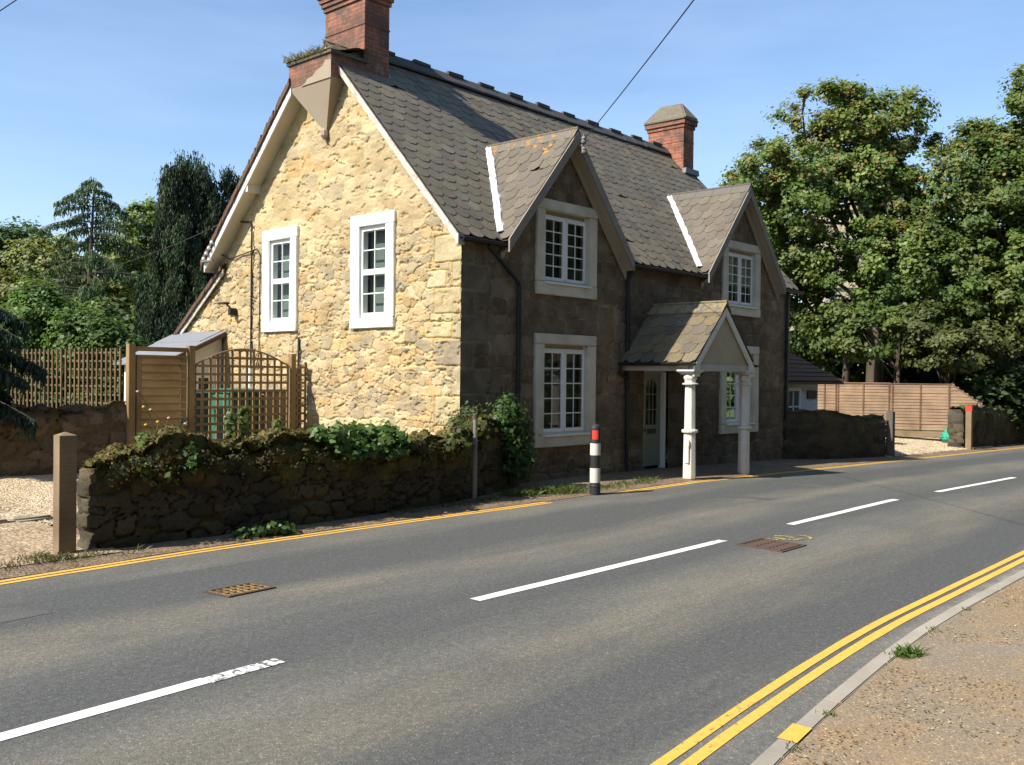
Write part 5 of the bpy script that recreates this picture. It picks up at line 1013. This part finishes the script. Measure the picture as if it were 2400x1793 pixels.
# --- left background
LG = [(.075, .125, .028), (.06, .105, .024), (.095, .14, .03), (.11, .135, .03)]
broadleaf('round_oak', 'dark domed oak tree at the far left skyline', foot(30, 62), at(30, 600, 62), [E_(30, 600, 62, 3.0, 2.8, 2.3), E_(-80, 610, 62, 3., 2.8, 2.6), E_(90, 650, 61, 1.5, 1.5, 1.3)], 240, 150, .18, [(.075, .125, .04), (.09, .145, .042), (.06, .105, .034)], 111, rcl=(.6, 1.1), tr=.3, nl=14, flat=.7)
broadleaf('willow_tree', 'pale yellow green leafy tree between the cedar and the dark cypress', foot(345, 52), at(340, 560, 52), [E_(330, 570, 52, 1.9, 1.9, 2.1), E_(370, 520, 52, 1.3, 1.3, 1.3), E_(300, 660, 51, 1.9, 1.9, 2.), E_(390, 650, 52, 1.9, 1.8, 2.4)], 240, 150, .14, [(.16, .23, .065), (.14, .205, .06), (.19, .25, .075)], 112, rcl=(.35, .7), tr=.16, nl=18, shell=.2, flat=.8)
broadleaf('hazel_tree', 'yellow green bushy tree below the domed oak', foot(90, 46), at(100, 680, 46), [E_(110, 670, 46, 2.4, 2., 2.2), E_(250, 690, 46, 1.6, 1.6, 1.7), E_(10, 720, 46, 2.2, 2., 1.9), E_(200, 740, 46, 2.3, 2., 1.5)], 260, 150, .14, [(.20, .225, .065), (.17, .20, .06), (.14, .18, .055), (.22, .22, .075)], 113, rcl=(.4, .85), tr=.18, nl=14)
broadleaf('laurel_bush', 'glossy green bush rising behind the left trellis panel', foot(110, 23, .3), at(115, 760, 23), [E_(95, 765, 23, .85, .8, 1.0), E_(50, 800, 23, .8, .8, .8)], 110, 150, .075, [(.10, .18, .045), (.08, .15, .04), (.13, .21, .055)], 114, rcl=(.2, .42), tr=.05, nl=10, cat='bush', flat=.8)
broadleaf('laurel_bush', 'light green bush behind the trellis panel beside the gate', foot(220, 22, .3), at(215, 800, 22), [E_(205, 800, 22, .75, .7, .62), E_(265, 825, 22, .5, .5, .5)], 90, 140, .07, [(.13, .20, .055), (.10, .17, .045), (.08, .14, .04)], 115, rcl=(.2, .4), tr=.05, nl=10, cat='bush', flat=.8)
thicket('shrubbery', 'dense green shrubbery filling the garden behind the trellis', (-120, 560), 29, [740, 715, 720, 730, 760], 990, 26000, .17, [(.10, .155, .045), (.075, .125, .038), (.125, .175, .05), (.085, .135, .04)], 76, depth=2.)
thicket('distant_wood', 'low belt of distant trees behind the left garden', (-250, 620), 90, [720, 700, 680, 700, 700], 905, 12000, .7, [(.05, .08, .028), (.065, .095, .03), (.04, .065, .022)], 77, depth=6)
# --- deodar: tiers of long drooping boughs hung with curtains of needles
def deodar(name, label, base, H, spread, seed, ntier, pal, nsize=.13, hangk=1., sel=None, dens=46, start=.12, rfun=None):
    R = np.random.default_rng(seed); t = thing(name, base, label, 'tree'); b = np.array(base, float); m = MB(); zs = np.linspace(0, H, 14); tk = np.stack([b[0]+.06*np.sin(zs*.9), b[1]+zs*0, b[2]+zs], 1)
    m.tube([*tk], list(np.linspace(.02*H+.03, .015, 14)), 8); PP_, NN, CC = [], [], []
    for k in range(ntier):
        f = start+(1-start)*(k+R.uniform(0, .6))/ntier; z = f*H; L = (rfun(f) if rfun else spread*(1-f)**.75+.12)*R.uniform(.75, 1.12); a = R.uniform(0, 2*PI) if sel is None else sel(k, R)
        tt = np.linspace(0, 1, 12)[:, None]; d = np.array([math.cos(a), math.sin(a), 0])
        pth = b+np.array([0, 0, z])+d*L*tt+np.array([0, 0, 1])*L*(.16*tt-.36*tt**2.2); m.tube([*pth], list(np.linspace(.012+.012*L, .006, 12)), 5)
        n = int(dens*L*4); u = R.uniform(.08, 1, n); i = u*11; i0 = np.minimum(i.astype(int), 10); fr = (i-i0)[:, None]; p = pth[i0]*(1-fr)+pth[i0+1]*fr; side = np.array([-d[1], d[0], 0])
        w = (.06+.05*L*(1-(2*u-1)**2))[:, None]; s = R.normal(0, .6, (n, 1)); p = p+side*s*w; hang = R.exponential(.06, (n, 1))*(1+.22*L)*hangk; p = p-np.array([0, 0, 1])*(hang+np.abs(s)*w*.35); PP_.append(p)
        nn_ = R.normal(0, 1, (n, 3)); nn_[:, 2] *= .35; NN.append(nn_); CC.append(pick(pal, n, R)*np.where(hang < .05, 1.25, .85))
    n = 450; z = R.uniform(.3, 1, n)*H; PP_.append(np.stack([b[0]+R.normal(0, .12, n), b[1]+R.normal(0, .12, n), b[2]+z], 1)); NN.append(R.normal(0, 1, (n, 3))); CC.append(pick(pal, n, R))
    m.build('trunk', 'bark', t); P, N, C = np.concatenate(PP_), np.concatenate(NN), np.concatenate(CC); R2 = np.random.default_rng(seed+1); n = len(P)
    # narrow hanging sprays
    s = nsize*R2.uniform(.6, 1.5, n)[:, None]; dn = np.stack([R2.normal(0, .28, n), R2.normal(0, .28, n), -np.ones(n)], 1); sd = np.cross(dn, N); sd /= np.maximum(np.linalg.norm(sd, axis=1), 1e-6)[:, None]
    V = np.stack([P-sd*s*.16, P+sd*s*.16, P+dn*s*.7+sd*s*.2, P+dn*s*1.1-sd*s*.05], 1).reshape(-1, 3); F = np.arange(4*n).reshape(n, 4)
    mesh_np('crown', V, F, 'needle', t, np.repeat(C*R2.uniform(.7, 1.3, (n, 1)), 4, axis=0)); return t
DEO = [(.07, .115, .05), (.06, .10, .05), (.09, .135, .052), (.10, .13, .058)]
tp = at(216, 415, 34); deodar('deodar_cedar', 'open cedar with tiers of drooping boughs standing against the sky at left', (tp[0], tp[1], -.2), tp[2]+.2, 2.7, 121, 46, DEO, .10, start=.36, dens=60, sel=lambda k, R: math.atan2(CR[1], CR[0])+PI*(k % 2)+R.normal(0, .75), rfun=lambda f: min(3.8, 4.9*(1-f)**.58+.1)*(.72+.28*(int(f*97) % 3)/2))
# --- weeping cypress: several leaders with hanging curtains
def weeper(name, label, base, leaders, seed, pal):
    R = np.random.default_rng(seed); t = thing(name, base, label, 'tree'); m = MB(); VS, FS, CS = [], [], []; k0 = 0
    for (p, h0, w) in leaders:
        p = np.array(p); m.tube(limb_path(base, p-np.array([0, 0, .5]), .02, R, 8), list(np.linspace(.09, .012, 8)), 6); hh = p[2]-h0; nb = int(hh*14)
        for k in range(nb):
            f = k/nb; a = R.uniform(0, 2*PI); r = w*(.13+.87*f**.75)*R.uniform(.35, 1.08); z = p[2]-f*hh+R.uniform(-.1, .1)-r*.25; c0 = np.array([p[0]+r*math.cos(a), p[1]+r*math.sin(a), z])
            n = 190; l = R.uniform(.3, .9); u = R.uniform(0, 1, (n, 1)); q = c0+np.array([math.cos(a), math.sin(a), 0])*(u**.6)*.13-np.array([0, 0, 1])*u*l+R.normal(0, .055, (n, 3))*(1+.6*(1-u))
            s = R.uniform(.045, .10, (n, 1)); dn = np.concatenate([R.normal(0, .3, (n, 2)), -np.ones((n, 1))], 1); sd = np.cross(dn, R.normal(0, 1, (n, 3))); sd /= np.linalg.norm(sd, axis=1)[:, None]
            VS.append(np.stack([q-sd*s*.2, q+sd*s*.2, q+dn*s+sd*s*.14, q+dn*s*1.35], 1).reshape(-1, 3)); CS.append(np.repeat(pick(pal, 1, R)*R.uniform(.6, 1.3)*R.uniform(.75, 1.25, (n, 1)), 4, axis=0))
    m.build('trunk', 'bark', t); V = np.concatenate(VS); mesh_np('crown', V, np.arange(len(V)).reshape(-1, 4), 'needle', t, np.concatenate(CS)); return t
WPAL = [(.026, .048, .022), (.036, .06, .028), (.02, .036, .02), (.055, .08, .04)]
D = 27; L0 = lambda px, py, w, dd=0, hb=.4: (at(px, py, D+dd), hb, w)
weeper('weeping_cypress', 'tall dark weeping cypress with several leaders beside the rear roof slope', foot(450, D, .2), [L0(423, 362, .95), L0(455, 368, .9, .5), L0(482, 376, .95, .2), L0(400, 385, .8, -.3), L0(536, 392, .85, .6), L0(565, 405, .8, 1.), L0(510, 450, 1.1, .3), L0(395, 480, .95, .1), L0(372, 590, .9, -.4), L0(440, 500, 1.1, -.8), L0(345, 640, .55, -.2)], 131, WPAL)
# near cedar reaching in from the left edge
bt = at(-300, 881, 13.8)
deodar('blue_cedar', 'dark blue green cedar boughs reaching in from the left edge over the wall', (bt[0], bt[1], .45), 2.65, 3.2, 141, 11, [(.020, .042, .034), (.028, .052, .04), (.016, .032, .028)], .075, start=.40, hangk=.6, dens=300, sel=lambda k, R: math.atan2(CR[1], CR[0])+R.normal(0, .3), rfun=lambda f: 2.2+.25*math.sin(f*23))

# ------------------------------------------------------------------ small plants
def sprig(name, label, pts, n, r, size, pal, seed, zs=1., stems=0, cat='plant', up=.5, mat='leaf', elong=1.4, group=None):
    R = np.random.default_rng(seed); pts = np.array(pts, float); ci = R.integers(0, len(pts), n); off = R.normal(0, .5, (n, 3))*r; off[:, 2] *= zs; P = pts[ci]+off; N = off/r+np.array([-.2, -.3, up])+R.normal(0, .4, (n, 3))
    b = pts.mean(0); t = thing(name, (b[0], b[1], pts[:, 2].min()-r*zs), label, cat, group); V, F, C = leaves(P, N, size, pick(pal, n, R), elong=elong, seed=seed); mesh_np('foliage', V, F, mat, t, C)
    if stems:
        m = MB()
        for _ in range(stems): q = P[R.integers(n)]; m.tube(limb_path((b[0]+R.normal(0, r*.4), b[1]+R.normal(0, r*.3), pts[:, 2].min()-r*zs), q, .06, R, 5), [.006, .005, .004, .003, .002], 4)
        m.build('stem', 'bark', t)
    return t
BR = [(.06, .12, .025), (.045, .095, .02), (.08, .14, .03), (.04, .075, .02)]
bpts = [(.45, -.55, .95), (.62, -.5, 1.1), (.75, -.5, .9), (.55, -.62, .7), (.8, -.5, .65), (.95, -.42, .5), (.65, -.6, .45), (.35, -.6, 1.12), (.85, -.45, 1.05), (.9, -.42, .8), (.55, -.5, 1.3)]
sprig('shrub', 'bushy green shrub hiding the foot of the cottage corner', bpts, 4200, .21, .05, BR, 201, 1., 40, 'bush')
sprig('shrub', 'thin wispy shrub in front of the sunlit gable beside the corner', [(-.25, -.35, 1.15), (-.05, -.3, 1.2), (-.5, -.4, 1.1)], 700, .2, .04, [(.10, .13, .05), (.08, .11, .04), (.12, .14, .06)], 202, 1.1, 26, 'bush')
ivp = [(x, -1.02+R.normal(0, .12), 1.06+R.normal(0, .05)) for x in np.linspace(-3.5, -2.2, 22)]+[(x, -1.2, .9+R.normal(0, .06)) for x in np.linspace(-3.2, -2.3, 8)]
sprig('ivy', 'mound of ivy spilling over the middle of the mossy wall', ivp, 1900, .14, .07, [(.07, .14, .028), (.10, .18, .04), (.05, .10, .022), (.13, .20, .06)], 203, .7, 0, 'ivy', .8)
ivp = [(x, -1.1, 1.0+R.normal(0, .06)) for x in np.linspace(-.5, .1, 6)]
sprig('ivy', 'small bronze creeper on the wall top near the grey pole', [(-1.0, -1.0, 1.05), (-1.25, -1.05, .9), (-.95, -1.02, .85), (-.4, -.8, 1.08)], 420, .16, .06, [(.12, .12, .04), (.10, .085, .035), (.08, .11, .03)], 204, .8, 6, 'ivy')
sprig('fern', 'fern with broad pale fronds growing from the wall face near its left end', [(-5.72, -1.2, .80), (-5.6, -1.2, .72), (-5.45, -1.2, .70), (-5.3, -1.2, .82), (-5.8, -1.18, .9)], 60, .11, .05, [(.12, .16, .035), (.10, .14, .03), (.15, .17, .05)], 205, .8, 0, 'plant', .3)
sprig('wallflower', 'upright leafy plant rooted in the wall top left of the ivy', [(-5.22, -1.12, 1.0), (-5.2, -1.17, .9), (-5.25, -1.2, .82)], 110, .07, .05, BR, 206, 1.1, 6)
for i, (x, y, z, h, lab) in enumerate(((-4.62, -.95, 1.12, .2, 'spiky green weed on the wall top below the gate hinge post'), (-4.45, -.95, 1.12, .28, 'taller spiky green weed on the wall top beside the gate post'), (-3.95, -.9, 1.1, .14, 'grey green weed on the wall top left of the ivy'), (-5.65, -.95, 1.05, .1, 'small weed near the left end of the wall top'))):
    sprig('weed', lab, [(x, y, z+h*q) for q in (.1, .4, .7, 1.)], 110, .055, .05, [(.11, .15, .04), (.14, .18, .05), (.08, .12, .03)], 210+i, .8, 5, 'weed', .4)
fl = thing('wild_flower', (-5.45, -.95, 1.05), 'tall thin wild flower stems with tiny blooms on the wall top', 'flower'); m = MB(); mf = MB(); mo = MB()
for i in range(7):
    a = R.uniform(-.35, .35); h = R.uniform(.25, .62); p = limb_path((-5.5+R.uniform(-.12, .2), -.95, 1.0), (-5.4+a, -.95+R.normal(0, .05), 1.0+h), .06, R, 6); m.tube([*p], .003, 4)
    q = p[-1]; (mf if i % 2 else mo).lathe([(.0, -.008), (.018, 0), (.016, .012), (.0, .018)], q, 7)
m.build('stem', 'bin_green' if False else 'weed_green' if 'weed_green' in MAT else 'larch_wood', fl); mf.build('flower_head', 'yellow_paint', fl); mo.build('flower_head', 'petal' if 'petal' in MAT else 'white_gloss', fl)
def tufts(name, label, pts, n, r, h, pal, seed, cat='grass', stuff=False):
    R = np.random.default_rng(seed); pts = np.array(pts); ci = R.integers(0, len(pts), n); b = pts[ci]+np.concatenate([R.normal(0, r, (n, 2)), np.zeros((n, 1))], 1); hh = h*R.uniform(.4, 1.3, (n, 1)); d = np.concatenate([R.normal(0, .55, (n, 2)), np.ones((n, 1))], 1); sd = R.normal(0, 1, (n, 3)); sd[:, 2] = 0; sd /= np.linalg.norm(sd, axis=1)[:, None]
    V = np.stack([b-sd*.006, b+sd*.006, b+d*hh*.6+sd*.004, b+d*hh*np.array([1.25, 1.25, .95])], 1).reshape(-1, 3); o = mesh_np(name, V, np.arange(4*n).reshape(n, 4), 'leaf', None, np.repeat(pick(pal, n, R), 4, axis=0)); return tag(o, label, cat, kind='stuff')
GP = [(.07, .12, .025), (.10, .14, .035), (.13, .14, .05), (.05, .09, .02)]
tufts('grass_tuft', 'strip of short grass along the cottage foot left of the bollard', [(x, -.95-.25*R.random()-.25*((x-.3) > .5), .03) for x in np.linspace(.0, 1.25, 16)], 900, .09, .10, GP, 221)
tufts('grass_tuft', 'sparse grass right of the bollard in front of the porch', [(x, -1.3+R.normal(0, .1), .03) for x in np.linspace(1.5, 3.6, 18)], 500, .08, .07, GP, 222)
tufts('grass_tuft', 'small grass tuft growing at the kerb joint of the near footway', [(-4.36, -8.40, .075), (-4.30, -8.42, .075), (-4.40, -8.38, .075)], 170, .035, .055, [(.10, .17, .03), (.08, .14, .03)], 223)
sprig('weed', 'leafy weed clump at the foot of the mossy wall by the yellow lines', [(-4.55, -1.42, .08), (-4.35, -1.42, .1), (-4.75, -1.4, .05), (-4.2, -1.45, .07)], 500, .11, .045, BR, 224, .6, 0, 'weed', .6)
tufts('dry_grass', 'dry grass and litter at the foot of the left gate post', [(-6.7+R.normal(0, .25), -1.3+R.normal(0, .1), .04) for _ in range(20)], 500, .1, .05, [(.14, .12, .06), (.10, .09, .045), (.08, .10, .03)], 225)
tufts('dry_grass', 'dry weeds along the foot of the wall below the grey pole', [(x, -1.22+.12*(x+2.5)*.3, .03) for x in np.linspace(-2.4, -.4, 14)], 260, .06, .07, [(.10, .10, .04), (.08, .09, .03)], 226)
tufts('kerb_weeds', 'tiny weeds in the gap behind the near kerb stones', [(x, kc(x)-.105, .07) for x in (-6.3, -5.75, -3.6, -2.8)], 70, .02, .03, [(.09, .14, .035), (.13, .14, .05)], 230)
# dry grass on the mortar cap above the corbel
tufts('roof_grass', 'dry grass growing on the ledge at the foot of the big chimney', [(-.30, y, 7.49) for y in np.linspace(3.2, 4.2, 9)], 500, .05, .10, [(.30, .24, .12), (.22, .18, .08), (.16, .15, .06)], 227)
R = np.random.default_rng(87)
cp = [(x, -1.17+R.normal(0, .03)+(.12 if x > -2 else 0)+(.25 if x > -.9 else 0), .93-abs(R.normal(0, .13))) for x in R.uniform(-6.1, -.2, 150)]
sprig('creeper', 'dark ragged creeper and moss hanging below the whole wall top', cp, 3000, .075, .026, [(.055, .045, .014), (.035, .034, .012), (.09, .066, .018), (.045, .032, .014), (.05, .06, .02)], 208, 1.1, 0, 'creeper', .2)
# moss cushions on the wall top
R = np.random.default_rng(88); P = []; 
fv = np.empty(len(frontwall.data.vertices)*3); frontwall.data.vertices.foreach_get('co', fv); fv = fv.reshape(-1, 3)+np.array(frontwall.location); tops = fv[(fv[:, 2] > .88)]
n = 16000; P = tops[R.integers(0, len(tops), n)]; keepm = vnoise(P[:, 0], P[:, 1], 2.2, 91, 3) > .47; P = P[keepm]+R.normal(0, .008, (keepm.sum(), 3)); n = len(P)
V, F, C = leaves(P, R.normal(0, .5, (n, 3))+np.array([0, -.4, 1]), .026, pick([(.16, .115, .03), (.11, .095, .025), (.20, .14, .05), (.07, .075, .02)], n, R), seed=92)
mo_ = mesh_np('moss', V, F, 'leaf', frontwall, C)
tag(mo_, kind='stuff')
# fallen leaf bits and grit on the footway
R = np.random.default_rng(95); n = 9500; X = R.uniform(-8.5, 2.5, n); Y = np.array([kc(x) for x in X])-.13-R.exponential(.9, n); sel = vnoise(X, Y, 1.4, 96, 3) > .40; X, Y = X[sel], Y[sel]; n = len(X)
V, F, C = leaves(np.stack([X, Y, np.full(n, .088)], 1), R.normal(0, .25, (n, 3))+np.array([0, 0, 1]), .011, pick([(.42, .32, .17), (.30, .20, .10), (.5, .42, .27), (.2, .13, .07)], n, R), seed=97, elong=1.6)
tag(mesh_np('footway_litter', V, F, 'leaf', None, C), 'scatter of dry leaf bits and grit on the near footway', 'litter', kind='stuff')
def pebbles(name, label, xr, yr, zf, n, size, pal, seed):
    R = np.random.default_rng(seed); X = R.uniform(*xr, n); Y = R.uniform(*yr, n); P = np.stack([X, Y, zf(X, Y)], 1); s = size*R.uniform(.5, 1.4, (n, 1, 1)); ob_ = np.array([(1, 0, 0), (0, 1, 0), (-1, 0, 0), (0, -1, 0), (0, 0, .6)])[None]; an = R.uniform(0, PI, n); ca, sa = np.cos(an), np.sin(an)
    q = ob_*s*R.uniform(.7, 1.3, (n, 1, 3)); q = np.stack([q[..., 0]*ca[:, None]-q[..., 1]*sa[:, None], q[..., 0]*sa[:, None]+q[..., 1]*ca[:, None], q[..., 2]], -1); V = (P[:, None]+q).reshape(-1, 3)
    k = np.arange(n)[:, None, None]*5; F = (np.array([(0, 1, 4), (1, 2, 4), (2, 3, 4), (3, 0, 4)])[None]+k).reshape(-1, 3); return tag(mesh_np(name, V, F, 'stone', None, np.repeat(pick(pal, n, R)*R.uniform(.7, 1.2, (n, 1)), 5, axis=0)), label, 'gravel', kind='stuff')
GPAL = [(.52, .42, .27), (.45, .35, .21), (.58, .49, .34), (.38, .29, .18)]
pebbles('gravel_stones', 'loose pale gravel on the left driveway', (-9.5, -5.8), (.5, 4.1), lambda X, Y: np.where(Y > .95, .105+.058*(Y-.9), .09+.0*X), 16000, .018, GPAL, 98)
pebbles('gravel_stones', 'loose pale gravel on the right forecourt', (15, 24), (-1.2, 2.2), lambda X, Y: gz(X)+.04+.045*(Y+1.2), 12000, .03, GPAL, 99)

# unseen trees added behind the viewer to keep open sky off the cottage front
R = np.random.default_rng(301); n = 60000; X = R.uniform(-45, 60, n); Y = -15.5-R.uniform(0, 4, n)+R.normal(0, .5, n); Z = R.uniform(0, 1, n)**.8*(11+4*vnoise(X, X*0, .12, 302))
V, F, C = leaves(np.stack([X, Y, Z], 1), R.normal(0, .6, (n, 3))+np.array([0, 1, .5]), .55, pick(SYC, n, R), seed=303)
tag(mesh_np('sky_block_trees', V, F, 'leaf', None, C), 'unseen row of trees added behind the viewer to block open sky', 'trees', kind='stuff')
